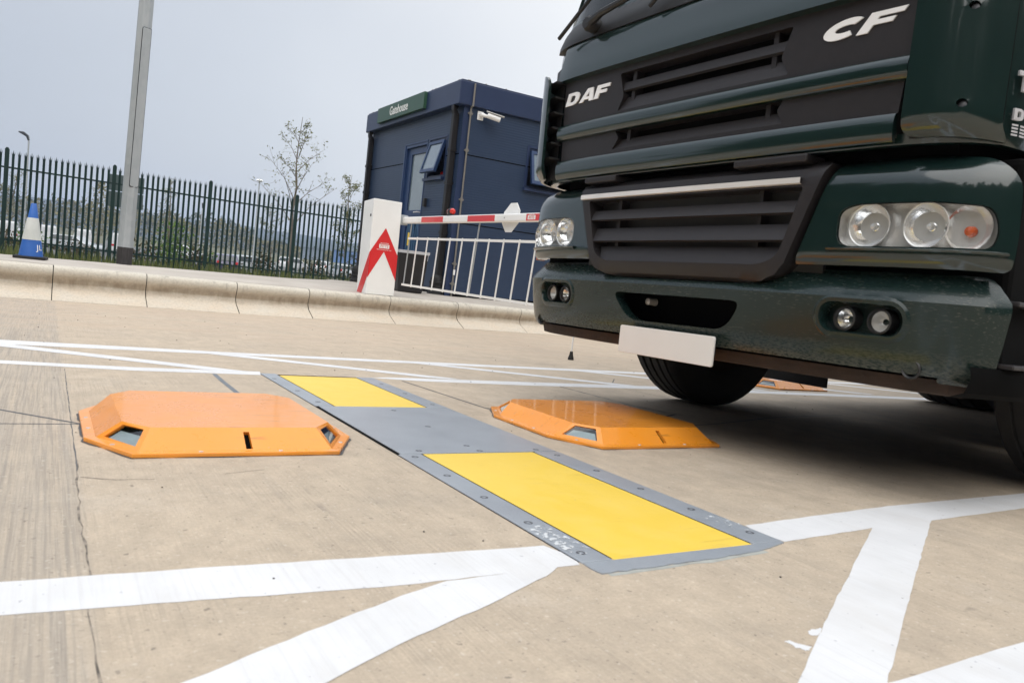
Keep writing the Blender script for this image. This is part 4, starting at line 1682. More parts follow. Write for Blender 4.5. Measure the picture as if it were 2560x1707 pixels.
# fascia
EA, EB = .06, .12
b = MB()
def fprism(s0, s1, t0, t1, z0, z1, bb):
    vs = []
    for z in (z0, z1):
        for (s, t) in ((s0, t0), (s1, t0), (s1, t1), (s0, t1)):
            p = GA * s + GB * t
            vs.append((p.x, p.y, z))
    return bb.add(vs, [(3, 2, 1, 0), (4, 5, 6, 7), (0, 1, 5, 4), (1, 2, 6, 5), (2, 3, 7, 6), (3, 0, 4, 7)])
fprism(-EA, LW + .10, -EB, RW + .06, 2.925, 3.265, b)
b.build("fascia", M['blue'], GATE, bevel=.012)
b = MB()
fprism(-EA + .02, LW + .08, -EB + .02, RW, 3.27, 3.285, b)
b.build("roof", M['blue'], GATE)
b = MB()
for i in range(30):
    s = rnd.uniform(0, 1)
    p = (GB * (RW * s) + GA * (-EA + .03)) if i % 2 else (GA * (LW * s) - GB * (EB - .03))
    b.lathe([(.014, 0), (.012, .012), (0, .016)], 6, c=(p.x, p.y, 3.283))
b.build("roof_moss", M['conduit'], GATE)
# door
b = MB()
for s0, s1, z0, z1 in ((1.285, 1.325, .30, 2.52), (2.225, 2.265, .30, 2.52), (1.325, 2.225, 2.47, 2.52)):
    gbox(lf, s0, s1, z0, z1, -.10, -.005, b)
for s0, s1, z0, z1 in ((1.27, 1.288, .30, 2.535), (2.262, 2.31, .30, 2.535), (1.27, 2.31, 2.518, 2.54)):
    gbox(lf, s0, s1, z0, z1, -.02, .006, b)
b.build("door_frame", M['bluedoor'], GATE)
b = MB()
sheet(b, rect(1.328, 2.222, .33, 2.465), [rect(1.37, 2.05, 1.40, 2.355), rect(1.37, 2.05, .52, 1.23)], lambda u, w, o: lf(u, w, -.045 - o), 0, .05)
dr = b.build("door", M['bluedoor'], GATE)
gb = MB()
gbox(lf, 1.36, 2.06, 1.39, 2.365, -.075, -.068, gb)
gb.build("pane", M['skypane'], dr)
gb = MB()
gbox(lf, 1.36, 2.06, .51, 1.24, -.11, -.105, gb)
gb.build("lower_panel", M['black'], dr)
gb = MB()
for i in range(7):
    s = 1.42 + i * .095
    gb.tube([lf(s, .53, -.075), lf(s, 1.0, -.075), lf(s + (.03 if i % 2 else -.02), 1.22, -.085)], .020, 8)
gb.build("reflection_bars", M['reflection_blue'], dr, smooth=True)  # fence palings reflected in the lower pane, modelled as bars
gb = MB()
gb.tube([lf(1.83, .80, -.05), lf(1.83, 1.02, -.05)], .024, 8)
gb.build("reflection_yellow", M['yellow'], dr, smooth=True)  # yellow part of the same reflection, modelled as a tube
gb = MB()
gb.tube([lf(1.43, 1.36, -.045), lf(1.43, 1.36, .02)], .010, 8)
gb.tube([lf(1.43, 1.36, .02), lf(1.55, 1.355, .025)], .010, 8)
gb.build("door_handle", M['chrome'], dr, smooth=True)
# hinged windows
def gwindow(fn, s0, s1, z0, z1, ang):
    b = MB()
    e_ = .03
    for a, c, d, f_ in ((s0, s0 + e_, z0, z1), (s1 - e_, s1, z0, z1), (s0 + e_, s1 - e_, z1 - e_, z1), (s0 + e_, s1 - e_, z0, z0 + e_)):
        gbox(fn, a, c, d, f_, -.10, -.01, b)
    for a, c, d, f_ in ((s0 - .03, s0 + .003, z0 - .02, z1 + .03), (s1 - .003, s1 + .03, z0 - .02, z1 + .03), (s0, s1, z1 - .002, z1 + .03)):
        gbox(fn, a, c, d, f_, -.02, .006, b)
    w = b.build("window", M['blue'], GATE)
    zt, H = z1 - .045, z1 - z0 - .085
    def sash(s, z, o):                            # swung out about its top edge
        d = zt - z
        return fn(s, zt - d * math.cos(ang) + o * math.sin(ang), .006 + d * math.sin(ang) + o * math.cos(ang))
    b = MB()
    for a, c, d, f_ in ((s0 + .035, s0 + .08, zt - H, zt), (s1 - .08, s1 - .035, zt - H, zt), (s0 + .08, s1 - .08, zt - .05, zt), (s0 + .08, s1 - .08, zt - H, zt - H + .05)):
        gbox(sash, a, c, d, f_, -.025, .02, b)
    sh = b.build("sash", M['bluedoor'], w)
    b = MB()
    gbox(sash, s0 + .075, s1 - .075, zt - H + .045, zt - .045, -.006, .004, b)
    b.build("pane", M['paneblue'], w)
    b = MB()
    gbox(fn, s0 - .04, s1 + .06, z0 - .055, z0 - .012, -.02, .06, b)
    b.build("sill", M['blue'], w)
    b = MB()
    gbox(fn, s0 + e_, s1 - e_, z0, z1, -.50, -.49, b)
    b.build("room", M['room'], w)
gwindow(lf, .525, 1.175, 1.905, 2.515, R(15))
gwindow(rf, 1.18, 2.45, 1.895, 2.51, R(14))
b = MB()
b.lathe([(0, 0), (.03, .02), (.03, .06), (0, .09)], 10, c=lf(.86, 1.93, -.12))
b.build("window_ornament", M['redlens'], GATE, smooth=True)
b = MB()
gbox(lf, 1.07, 1.15, 1.44, 1.575, 0, .05, b)
b.build("card_reader", M['black'], GATE, bevel=.008)
# downpipes with ribbed collars
for s, zb_ in ((.175, .065), (LW - .075, .03)):
    b = MB()
    gbox(lf, s - .045, s + .045, zb_ + .25, 2.80, .012, .10, b)
    vs = [lf(s - .045 + d, z, o) for (z, o0, o1) in ((2.80, .012, .10), (2.86, .05, .115), (2.93, .03, .115)) for (d, o) in ((0, o0), (.09, o0), (.09, o1), (0, o1))]
    b.add(vs, [(i * 4 + k_, i * 4 + (k_ + 1) % 4, i * 4 + 4 + (k_ + 1) % 4, i * 4 + 4 + k_) for i in range(2) for k_ in range(4)])
    dp = b.build("downpipe", M['gutter'], GATE, bevel=.006)
    b = MB()
    for z in (1.75, 2.25, 1.0):
        gbox(lf, s - .06, s + .06, z, z + .045, .004, .106).build("pipe_clip", M['gutter'], dp)
    b = MB()
    b.lathe([(.135, zb_ - .02), (.135, zb_ + .03), (.115, zb_ + .04), (.105, zb_ + .09), (.118, zb_ + .10), (.118, zb_ + .125), (.105, zb_ + .13), (.105, zb_ + .17), (.115, zb_ + .18), (.115, zb_ + .205),
             (.10, zb_ + .21), (.10, zb_ + .25), (.075, zb_ + .29), (.05, zb_ + .31)], 22, c=lf(s, 0, .075))
    b.build("drain_collar", M['rubber'], dp, smooth=True)
# conduit up the right facade
b = MB()
b.tube([rf(.098, .06, .028), rf(.098, 2.90, .028)], .013, 10)
b.tube([rf(.098, 2.90, .028), rf(.098, 2.93, .085)], .013, 10)
b.tube([rf(.098, 2.915, .085), rf(.098, 3.25, .085)], .014, 10)
cd = b.build("conduit", M['conduit'], GATE, smooth=True)
b = MB()
for z in (2.82, 2.276, 1.539, .57, .266):
    b = gbox(rf, .062, .134, z - .012, z + .012, .0, .034)
    b.tube([rf(.098, z - .028, .028), rf(.098, z + .028, .028)], .021, 10)
    b.build("conduit_clip", M['conduit'], cd)
gbox(rf, .083, .112, .40, .48, .04, .048).build("conduit_tag", M['bwhite'], cd)

# ---- sign on the fascia
sg_o = GO + Vector(lf(2.33, 0, .12))
SIGN = thing("gatehouse_sign", "green sign reading Gatehouse along the cabin's fascia", "sign", sg_o)
def sl(s, z, o=0.0):
    p = GA * s - GB * o
    return (p.x, p.y, z)
b = MB()
gbox(sl, -1.115, 1.115, 3.005, 3.272, .0, .055, b)
b.build("panel", M['signgreen'], SIGN, bevel=.004)
b = MB()
T = basis(sl(.02, 3.135, .058), tuple(-GA), (0, 0, 1), tuple(-GB))
text_mesh(b, "Gatehouse", .215, T, .002, None, sx=.93, bold=.0025)
b.build("lettering", M['signwhite'], SIGN)

# ---- camera
CCTV = thing("security_camera", "white security camera bracketed to the cabin under the fascia", "camera", GO + Vector(rf(.27, 2.82, 0)))
b = MB()
def rl(s, z, o=0.0):
    p = GB * s - GA * o
    return (p.x, p.y, z)
gbox(rl, -.05, .05, -.065, .065, 0, .018, b)
b.build("base_plate", M['bwhite'], CCTV, bevel=.006)
MB().tube([rl(0, .01, .018), rl(.005, .01, .07), rl(.05, -.005, .10), rl(.09, .0, .12)], [.032, .030, .024, .022], 12).build("arm", M['bwhite'], CCTV, smooth=True)
MB().tube([rl(.07, .01, .11), rl(.25, -.035, .19)], [.042, .040], 16).build("body", M['bwhite'], CCTV, smooth=True)
MB().tube([rl(.251, -.0352, .1905), rl(.254, -.036, .192)], [.033, .033], 16).build("lens", M['black'], CCTV, smooth=True)
b = MB()
vs = []
for s, z, o in ((.055, .06, .10), (.30, .005, .215)):
    for d in (-.048, .048):
        vs.append(rl(s - d * .42, z, o + d * .9))
        vs.append(rl(s - d * .42, z + .008, o + d * .9))
b.add(vs, [(0, 2, 6, 4), (1, 5, 7, 3), (0, 4, 5, 1), (2, 3, 7, 6), (4, 6, 7, 5), (0, 1, 3, 2)])
b.build("sunshield", M['bwhite'], CCTV)

# ---- bin
BIN = thing("waste_bin", "black bin with a white liner beside the cabin behind the barrier", "bin", (-1.63, 11.50, .078), R(24))
b = MB()
def ringbox(hw0, hd0, z0, hw1, hd1, z1, bb):
    vs = [(x, y, z0) for x, y in ((-hw0, -hd0), (hw0, -hd0), (hw0, hd0), (-hw0, hd0))] + [(x, y, z1) for x, y in ((-hw1, -hd1), (hw1, -hd1), (hw1, hd1), (-hw1, hd1))]
    return bb.add(vs, [(0, 1, 5, 4), (1, 2, 6, 5), (2, 3, 7, 6), (3, 0, 4, 7), (3, 2, 1, 0)])
ringbox(.185, .16, 0, .225, .20, .60, b)
b.build("body", M['gutter'], BIN, bevel=.02)
b = MB()
ringbox(.229, .204, .565, .231, .206, .607, b)
ringbox(.20, .17, .45, .226, .20, .605, b)
b.tube([(.20, -.207, .60), (.205, -.213, .55), (.20, -.211, .48)], .004, 5)
b.build("liner", M['liner'], BIN)
MB().box(-.20, .20, -.17, .17, .50, .505).build("rubbish", M['black'], BIN)

# ================================================================== BARRIER
BAR = thing("barrier_gate", "white rising-arm barrier with red bands, cabinet and hanging skirt", "barrier", (0, 0, 0), road=True)
HX0, HX1, HY0, HY1, HZ0, HZ1 = 3.5, 3.885, 9.5, 9.86, .345, 1.555
b = MB()
b.prism([(HX0, HY0), (HX1, HY0), (HX1, HY1), (HX0, HY1)], HZ0, HZ1 - .02, 'z')
b.v[4:] = [Vector((HX0, HY0, 1.562)), Vector((HX1, HY0, 1.562)), Vector((HX1, HY1, 1.545)), Vector((HX0, HY1, 1.545))]
b.build("cabinet", M['bwhite'], BAR, bevel=.006)
MB().box(HX0 + .01, HX1 - .01, HY0 + .01, HY1 - .01, .33, HZ0 + .001).build("cabinet_plinth", M['void'], BAR)
b = MB()                                          # red chevron wrapping cabinet front and side
sheet(b, [(3.692, 1.208), (HX0, .877), (HX0, .555), (3.693, .902), (HX1, .545), (HX1, .868)], fn=lambda u, w, o: (u, HY0 - .003 - o * 0, w))
sheet(b, [(HY0 - .003, .877), (HY1 - .17, .345), (HY1 - .05 - .20, .345), (HY0 - .003, .555)][::-1] if False else [(HY0 - .003, .877), (9.845, .345), (9.66, .345), (HY0 - .003, .577)], fn=lambda u, w, o: (HX0 - .003, u, w))
b.build("red_chevron", M['bred'], BAR, norm=False)
TF = lambda x, z: basis((x, HY0 - .0045, z), (1, 0, 0), (0, 0, 1), (0, -1, 0))
b = MB()
b.prism([(3.622, .945), (3.760, .945), (3.760, .995), (3.622, .995)], HY0 - .0052, HY0 - .0048, 'y')
b.build("logo_panel", M['signwhite'], BAR)
b = MB()
text_mesh(b, "PITTS", .052, basis((3.691, HY0 - .0060, .969), (1, 0, 0), (0, 0, 1), (0, -1, 0)), .0004, sx=.86)
b.build("logo_lettering", M['bred'], BAR)
b = MB()
text_mesh(b, "FRONTIER", .020, TF(3.693, 1.009), .0004, sx=1.25)
text_mesh(b, "www.frontierpitts.com", .020, TF(3.692, .927), .0004, sx=1.08)
b.build("white_lettering", M['signwhite'], BAR)
MB().lathe([(0, -.004), (.017, -.004), (.019, .0)], 18, axis='x', c=(HX0 - .002, 9.565, 1.35)).build("lock", M['black'], BAR, smooth=True)
# arm, sloping with the true level
AX, AY0, AY1 = 3.97, 9.60, 4.55
az = lambda y: 1.3445 - (9.57 - y) * .0222
def abox(x0, x1, ya, yb, d0, d1, bb):
    vs = [(x, y, az(y) + d) for x in (x0, x1) for y in (ya, yb) for d in (d0, d1)]
    return bb.add(vs, [(0, 1, 3, 2), (4, 6, 7, 5), (0, 4, 5, 1), (2, 3, 7, 6), (0, 2, 6, 4), (1, 5, 7, 3)])
b = MB()
abox(3.885, 3.99, 9.60, 9.70, -.055, .065, b)
abox(3.90, 4.01, 9.56, 9.62, -.060, .068, b)
b.build("arm_bracket", M['steel'], BAR, bevel=.004)
b = MB()
abox(AX - .035, AX + .035, AY1, 9.575, -.042, .042, b)
arm = b.build("arm", M['bwhite'], BAR, bevel=.016)
b = MB()
for ya, yb in ((8.34, 8.957), (7.097, 7.708), (5.86, 6.47), (4.62, 5.2)):
    b2 = MB()
    abox(AX - .0365, AX + .0365, ya, yb, -.0435 + .010, .0435 - .012, b2)
    b2.build("red_band", M['bred'], arm)
b = MB()
abox(AX - .0375, AX - .037, 6.30, 6.44, -.024, .018, b)
b.build("logo_panel", M['signwhite'], arm)
b = MB()
text_mesh(b, "PITTS", .042, basis((AX - .0385, 6.37, az(6.37) - .006), (0, -1, 0), (0, 0, 1), (-1, 0, 0)), .0004, sx=.9)
b.build("logo_lettering", M['bred'], arm)
b = MB()
text_mesh(b, "FRONTIER", .017, basis((AX - .0385, 6.37, az(6.37) + .026), (0, -1, 0), (0, 0, 1), (-1, 0, 0)), .0004, sx=1.2)
b.build("white_lettering", M['signwhite'], arm)
# warning lamps
zt = az(8.2) + .042
MB().box(AX - .03, AX + .03, 8.16, 8.26, zt, zt + .02).build("lamp_foot", M['black'], BAR)
MB().lathe([(0, -.035), (.038, -.03), (.042, .0), (.038, .03), (0, .035)], 18, axis='y', c=(AX, 8.21, zt + .050)).build("lamp_body", M['black'], BAR, smooth=True)
for yy, sgn in ((8.245, 1), (8.175, -1)):
    MB().lathe([(.036, 0), (.035, .012 * sgn), (.024, .030 * sgn), (0, .036 * sgn)], 18, axis='y', c=(AX, yy, zt + .05)).build("warning_lamp", M['redlens'], BAR, smooth=True)
# back of the octagonal stop disc
hex_ = [(6.905, 1.441), (6.795, 1.438), (6.724, 1.358), (6.72, 1.335), (6.735, 1.225), (6.863, 1.147), (6.975, 1.150), (7.07, 1.240), (7.046, 1.358)]
oct_ = [(6.92, 1.445), (6.80, 1.443), (6.727, 1.36), (6.744, 1.236), (6.863, 1.147), (6.981, 1.150), (7.067, 1.242), (7.043, 1.357)]
b = MB()
b.prism([(y, z) for y, z in reversed(oct_)], AX + .040, AX + .046, 'x')
b.build("stop_disc", M['bwhite'], BAR)
MB().lathe([(0, -.004), (.008, -.003), (.008, 0)], 10, axis='x', c=(AX - .036, 6.893, az(6.893))).build("bolt", M['steel'], BAR)
# skirt: upper and lower rails with droppers
zr_ = lambda y: 1.107 - (9.369 - y) * .0219
zl_ = lambda y: .510 - (9.46 - y) * .0206
SK = MB()
def fl(ya, za, yb, zb_, w, d, bb, x=AX):
    p, q = Vector((ya, za)), Vector((yb, zb_))
    dd = (q - p).normalized()
    n = Vector((-dd.y, dd.x)) * w / 2
    pts = [p - n, q - n, q + n, p + n]
    return bb.prism([(v.x, v.y) for v in pts], x - d / 2, x + d / 2, 'x')
b = MB(); fl(9.39, zr_(9.39), 4.9, zr_(4.9), .026, .016, b)
SKR = b.build("skirt_rail", M['bwhite'], BAR)
b = MB(); fl(9.47, zl_(9.47), 5.0, zl_(5.0), .026, .016, b)
b.build("skirt_rail", M['bwhite'], BAR)
for i in range(14):
    ya = 9.07 - .311 * i
    if ya < 5.0:
        break
    yb = ya + .075
    b = MB(); fl(ya, zr_(ya) + .018, yb, zl_(yb) - .018, .017, .010, b, AX - .013)
    o = b.build("skirt_bar", M['bwhite'], BAR)
for ya, yb, n_ in ((9.363, 9.455, 0), (7.503, 7.605, 0), (5.64, 5.73, 0)):
    b = MB(); fl(ya, az(ya) - .042, yb, zl_(yb), .014, .012, b, AX + .014)
    b.build("skirt_hanger", M['steel'], BAR)
b = MB()
b.tube([(AX, 5.50, az(5.5) - .04), (AX, 5.537, .06)], .008, 8)
b.build("drop_leg", M['bwhite'], BAR)
MB().lathe([(.026, .0), (.026, .015), (.016, .05), (.013, .075), (0, .075)], 12, c=(AX, 5.537, 0)).build("leg_foot", M['rubber'], BAR, smooth=True)

# ================================================================== COLUMN, CONE
POLE = thing("galvanised_column", "tall galvanised steel column with a black painted foot on the kerbside", "lamp column", (-4.955, 9.748, .07))
POLE.matrix_world = Matrix.Translation((-4.955, 9.748, .07)) @ Matrix.Rotation(R(.85), 4, 'Y')
def octo_tube(zs, rs, n=8, rot=R(10)):
    b = MB()
    vs, fs = [], []
    for z, r_ in zip(zs, rs):
        for k_ in range(n):
            a = rot + 2 * math.pi * k_ / n
            vs.append((r_ * math.cos(a), r_ * math.sin(a), z))
    for i in range(len(zs) - 1):
        for k_ in range(n):
            fs.append((i * n + k_, i * n + (k_ + 1) % n, (i + 1) * n + (k_ + 1) % n, (i + 1) * n + k_))
    return b.add(vs, fs)
octo_tube([.22, 1.5, 3.3, 6.0, 10.0], [.0935, .091, .087, .081, .066]).build("shaft", M['steel'], POLE, bevel=.006)
octo_tube([-.1, .225], [.0955, .0955]).build("foot", M['polefoot'], POLE, bevel=.006)
b = MB()
a = math.atan2(-9.748, 4.955) + R(24)
nx, ny = math.cos(a), math.sin(a)
T = basis((nx * .078, ny * .078, 0), (-ny, nx, 0), (0, 0, 1), (nx, ny, 0))
b.prism(rrect(-.052, .052, .98, 2.9, .02, 3), .0, .0115, 'z', T=T)
b.build("access_door", M['steel'], POLE, bevel=.003)
b = MB()
b.prism(rrect(-.0555, .0555, .975, 2.905, .02, 3), .0, .0092, 'z', T=T)
b.build("door_seam", M['void'], POLE)

CONE = thing("traffic_cone", "blue and white traffic cone on the pavement left of the column", "traffic cone", (-5.345, 8.50, .078), R(25))
def cring(z):
    return .118 - (z - .028) * (.118 - .026) / (.60 - .028)
b = MB()
b.prism(rpoly([(-.155, -.155), (.155, -.155), (.155, .155), (-.155, .155)], .05), 0, .030, 'z')
b.build("base", M['rubber'], CONE, bevel=.006)
b = MB()
b.lathe([(cring(.028), .028), (cring(.215), .215), (cring(.43), .43), (cring(.598), .598), (.022, .603), (.018, .59)], 32)
b.build("body", M['coneblue'], CONE, smooth=True)
b = MB()
b.lathe([(cring(.206) + .0005, .206), (cring(.206) + .003, .208), (cring(.442) + .003, .442), (cring(.442) + .0005, .444)], 32)
b.build("white_sleeve", M['conewhite'], CONE, smooth=True)
b = MB()                                          # JL, wrapped round the cone
for ch, off in (("J", -.14), ("L", .20)):
    bb = MB()
    text_mesh(bb, ch, .085, Matrix.Identity(4), .001)
    ca = math.atan2(-8.5, 5.345) - R(25) + R(42)
    vs = []
    for v in bb.v:
        zz = .125 + v.y
        rr = cring(zz) + .0022 + v.z
        th = ca + off + v.x / cring(.125)
        vs.append((rr * math.cos(th), rr * math.sin(th), zz))
    b.add(vs, bb.f)
b.build("lettering", M['signwhite'], CONE)

# ================================================================== FENCE
F0, FD = Vector((-14.974, 22.449, 0)), Vector((2.408, 1.328, 0))
fd = FD.normalized()
fnrm = Vector((fd.y, -fd.x, 0))                  # towards the road
FENCE = thing("palisade_fence", "dark green steel palisade fence with spiked pales along the pavement", "fence", F0)
def fz(s):
    return -.62 - .012 * s / 2.75 * 0, 2.455 - .040 * (s / 2.75)
def fence_bay(i0):
    for i in range(i0, i0 + 1):
        s0 = 2.75 * i
        zb_, zt_ = fz(s0)
        b = MB()
        c = fd * s0
        ax, ay = fd, fnrm
        T = basis((c.x, c.y, 0), (fd.x, fd.y, 0), (fnrm.x, fnrm.y, 0), (0, 0, 1))
        b.box(-.055, .055, -.05, .03, zb_, zt_ - .03, T=T)
        b.add([(-.055, -.05, zt_ - .03), (.055, -.05, zt_ - .03), (.055, .03, zt_ - .03), (-.055, .03, zt_ - .03), (-.022, -.05, zt_ + .02), (.022, -.05, zt_ + .02), (.022, .03, zt_ + .02), (-.022, .03, zt_ + .02)],
              [(0, 1, 5, 4), (1, 2, 6, 5), (2, 3, 7, 6), (3, 0, 4, 7), (4, 5, 6, 7)], T=T)
        b.build("post", M['fence'], FENCE)
        for dz in (-.54, -2.60):
            b = MB()
            z0 = zt_ + dz
            T2 = T
            vs = []
            for s_ in (.05, 2.70):
                zz = z0 - .040 * s_ / 2.75
                vs += [(s_, -.012, zz - .025), (s_, .0, zz - .025), (s_, .0, zz + .025), (s_, -.012, zz + .025)]
            b.add(vs, [(0, 1, 5, 4), (1, 2, 6, 5), (2, 3, 7, 6), (3, 0, 4, 7)], T=T2)
            b.build("rail", M['fence'], FENCE)
        b = MB()
        for k_ in range(17):
            s_ = 2.75 * (k_ + 1) / 18
            zt2 = zt_ - .045 - .040 * s_ / 2.75
            j = rnd.uniform(-.006, .006)
            w = .034
            # W section pale: folded, with a triple pointed splayed head
            sec = [(-w, .012), (-w * .45, .026), (0, .014), (w * .45, .026), (w, .012)]
            vs = []
            for z in (zb_ + .05, zt2 - .16):
                vs += [(s_ + j + u, v, z) for u, v in sec]
            vs += [(s_ + j - w * 1.35, .045, zt2 - .03), (s_ + j - w * .55, .03, zt2 - .12), (s_ + j, .012, zt2 + .02), (s_ + j + w * .55, .03, zt2 - .12), (s_ + j + w * 1.35, .045, zt2 - .03)]
            b.add(vs, [(0, 1, 6, 5), (1, 2, 7, 6), (2, 3, 8, 7), (3, 4, 9, 8), (5, 6, 11), (5, 11, 10), (6, 7, 12), (6, 12, 11), (7, 8, 12), (8, 13, 12), (8, 9, 13), (9, 14, 13)], T=T)
        b.build("pale_panel", M['fence'], FENCE)
for i in range(-3, 9):
    fence_bay(i)

# ================================================================== PLANTS
def leaf_quads(mb, pts, size, r_, up=.3):
    for p in pts:
        a = Vector((r_.uniform(-1, 1), r_.uniform(-1, 1), r_.uniform(-1, 1))).normalized()
        c = a.cross(Vector((r_.uniform(-1, 1), r_.uniform(-1, 1), r_.uniform(-1, 1)))).normalized()
        s = size * r_.uniform(.6, 1.3)
        p = Vector(p)
        mb.add([p - a * s, p + c * s * .45, p + a * s, p - c * s * .45], [(0, 1, 2, 3)])


def branchy(base, top, spread, seed, n_main=7, n_sub=5, r0=.05, leaf=.035, per=9, lo=.35, bend=.15, top_only=False):
    """young deciduous tree: tapering trunk, rising limbs, thin twigs with sparse leaves"""
    r_ = random.Random(seed)
    base, top = Vector(base), Vector(top)
    H = (top - base).length
    tr, lv = MB(), []
    pts = []
    for i in range(8):
        t = i / 7
        pts.append(base.lerp(top, t) + Vector((r_.uniform(-1, 1), r_.uniform(-1, 1), 0)) * .012 * H * (t > 0))
    tr.tube(pts, [r0 * (1 - .93 * i / 7) + .003 for i in range(8)], 7)
    for k_ in range(n_main):
        t = lo + (.92 - lo) * (k_ + r_.random() * .7) / n_main
        p = base.lerp(top, t)
        a = k_ * 2.4 + r_.uniform(-.4, .4)
        L = spread * (1.15 - t) * r_.uniform(.7, 1.25) * 1.5
        d = Vector((math.cos(a), math.sin(a), r_.uniform(.9, 1.7))).normalized()
        q1 = p + d * L * .5
        q2 = p + d * L + Vector((math.cos(a), math.sin(a), 0)) * L * bend
        tr.tube([p, q1, q2], [r0 * .42 * (1 - t * .6), r0 * .22 * (1 - t * .5), .003], 5)
        for j in range(n_sub):
            u = .3 + .7 * (j + r_.random()) / n_sub
            s_ = q1.lerp(q2, (u - .5) * 2) if u > .5 else p.lerp(q1, u * 2)
            d2 = Vector((r_.uniform(-1, 1), r_.uniform(-1, 1), r_.uniform(-.1, 1.1))).normalized()
            e = s_ + d2 * L * r_.uniform(.22, .45)
            tr.tube([s_, e], [.006, .002], 4)
            for m_ in range(per):
                v = r_.uniform(.25, 1.05)
                lv.append(s_.lerp(e, v) + Vector((r_.gauss(0, 1), r_.gauss(0, 1), r_.gauss(0, 1))) * .055)
    lm = MB()
    leaf_quads(lm, lv, leaf, r_)
    return tr, lm


def plant_tree(name, label, cat, base, top, spread, seed, group=None, leafm='leaf', barkm='bark', **kw):
    base, top = Vector(base), Vector(top)
    t = thing(name, label, cat, base, group=group)
    tr, lm = branchy(Vector((0, 0, 0)), top - base, spread, seed, **kw)
    tr.build("trunk", M[barkm], t, smooth=True)
    lm.build("crown", M[leafm], t, norm=False)
    return t


s = 1.22
plant_tree("young_tree", "slender young tree with sparse leaves rising above the fence left of the cabin", "tree", far((-7.12, 23.96, -.42), s), far((-7.09, 23.97, 4.51), s), 1.55, 11, n_main=14, n_sub=9, r0=.07, per=6, leaf=.048, lo=.30)
s = 1.30
plant_tree("young_tree", "leafy sapling seen between the fence pales next to the barrier cabinet", "tree", far((-4.95, 21.95, -.30), s), far((-4.98, 21.94, 2.75), s), .95, 23, n_main=13, n_sub=7, r0=.045, per=14, leaf=.042, lo=.16)
plant_tree("young_tree", "thin sapling behind the fence left of the tall young tree", "tree", far((-9.16, 28.57, -.3), 1.05), far((-9.31, 28.52, 1.95), 1.05), .8, 37, n_main=8, n_sub=6, r0=.03, per=9, leaf=.035, lo=.25)
plant_tree("young_tree", "tall narrow sapling behind the fence just right of the column", "tree", far((-14.45, 31.88, -.4), 1.0), far((-14.53, 31.84, 2.85), 1.0), .55, 41, n_main=12, n_sub=6, r0=.045, per=9, leaf=.035, lo=.2)
plant_tree("young_tree", "bare twiggy sapling behind the fence above the cone", "tree", far((-17.9, 27.0, -.5), 1.12), far((-17.6, 27.0, 2.2), 1.12), .8, 43, n_main=9, n_sub=6, r0=.035, per=7, leaf=.035, lo=.3, barkm='twig')


def bush(name, label, base, w, h_, n, leafm, seed, group=None, leaf=.07):
    r_ = random.Random(seed)
    t = thing(name, label, "shrub", base, group=group)
    pts = []
    while len(pts) < n:
        x, y, z = r_.gauss(0, .42), r_.gauss(0, .42), abs(r_.gauss(.0, .55))
        if z < 1.1:
            k_ = 1.0 - .45 * z
            pts.append((x * w * k_, y * w * k_, z * h_))
    lm = MB()
    leaf_quads(lm, pts, leaf, r_)
    lm.build("foliage", M[leafm], t, norm=False)
    b = MB()
    for i in range(7):
        a = r_.uniform(0, 6.28)
        b.tube([(0, 0, -.1), (math.cos(a) * w * .2, math.sin(a) * w * .2, h_ * .5), (math.cos(a) * w * .35, math.sin(a) * w * .35, h_ * .9)], [.02, .012, .004], 5)
    b.build("stem", M['twig'], t)


bush("green_shrub", "bright green bush behind the fence right of the column", far((-11.01, 24.65, -.62), 1.22), 1.25, 1.75, 1500, 'leafg', 3)
bush("green_shrub", "small bright green bush at the foot of the fence post left of the violet car", far((-8.92, 22.28, -.60), 1.32), .5, 1.0, 420, 'leafg', 5)
bush("green_shrub", "low green bush behind the fence left of the column, before the grey car", far((-15.2, 24.0, -.75), 1.25), .9, 1.35, 700, 'leafg', 6)
for i in range(13):                               # brown clumps at the fence foot, too alike to single out
    q = F0 + fd * (-4.2 + 1.95 * i + rnd.uniform(-.3, .3)) - fnrm * rnd.uniform(1.3, 2.4)
    bush("brown_shrub", "dry brown clump of undergrowth at the foot of the green fence", (q.x, q.y, ground_z(q.x, q.y) - .05), rnd.uniform(.8, 1.2), rnd.uniform(.75, 1.05), 620, 'leafdry', 60 + i, "dry clumps along the fence", .06)


def make_grass():
    r_ = random.Random(2)
    lm = MB()
    for i in range(9000):
        s_, d = r_.uniform(-8, 22), r_.uniform(-4.5, 5.0)
        q = F0 + fd * s_ - fnrm * d
        z = ground_z(q.x, q.y) - .02
        h_ = r_.uniform(.15, .55) * (1.25 if d > .3 else .8)
        a = r_.uniform(0, 6.28)
        w = r_.uniform(.012, .03)
        dx, dy = math.cos(a), math.sin(a)
        l_ = r_.uniform(-.4, .4) * h_
        lm.add([(q.x - dx * w, q.y - dy * w, z), (q.x + dx * w, q.y + dy * w, z), (q.x - dy * l_, q.y + dx * l_, z + h_)], [(0, 1, 2)])
    o = lm.build("grass", M['grassblade'], norm=False)
    tag(o, "rough grass on the bank along the palisade fence", "grass", kind="stuff")


make_grass()


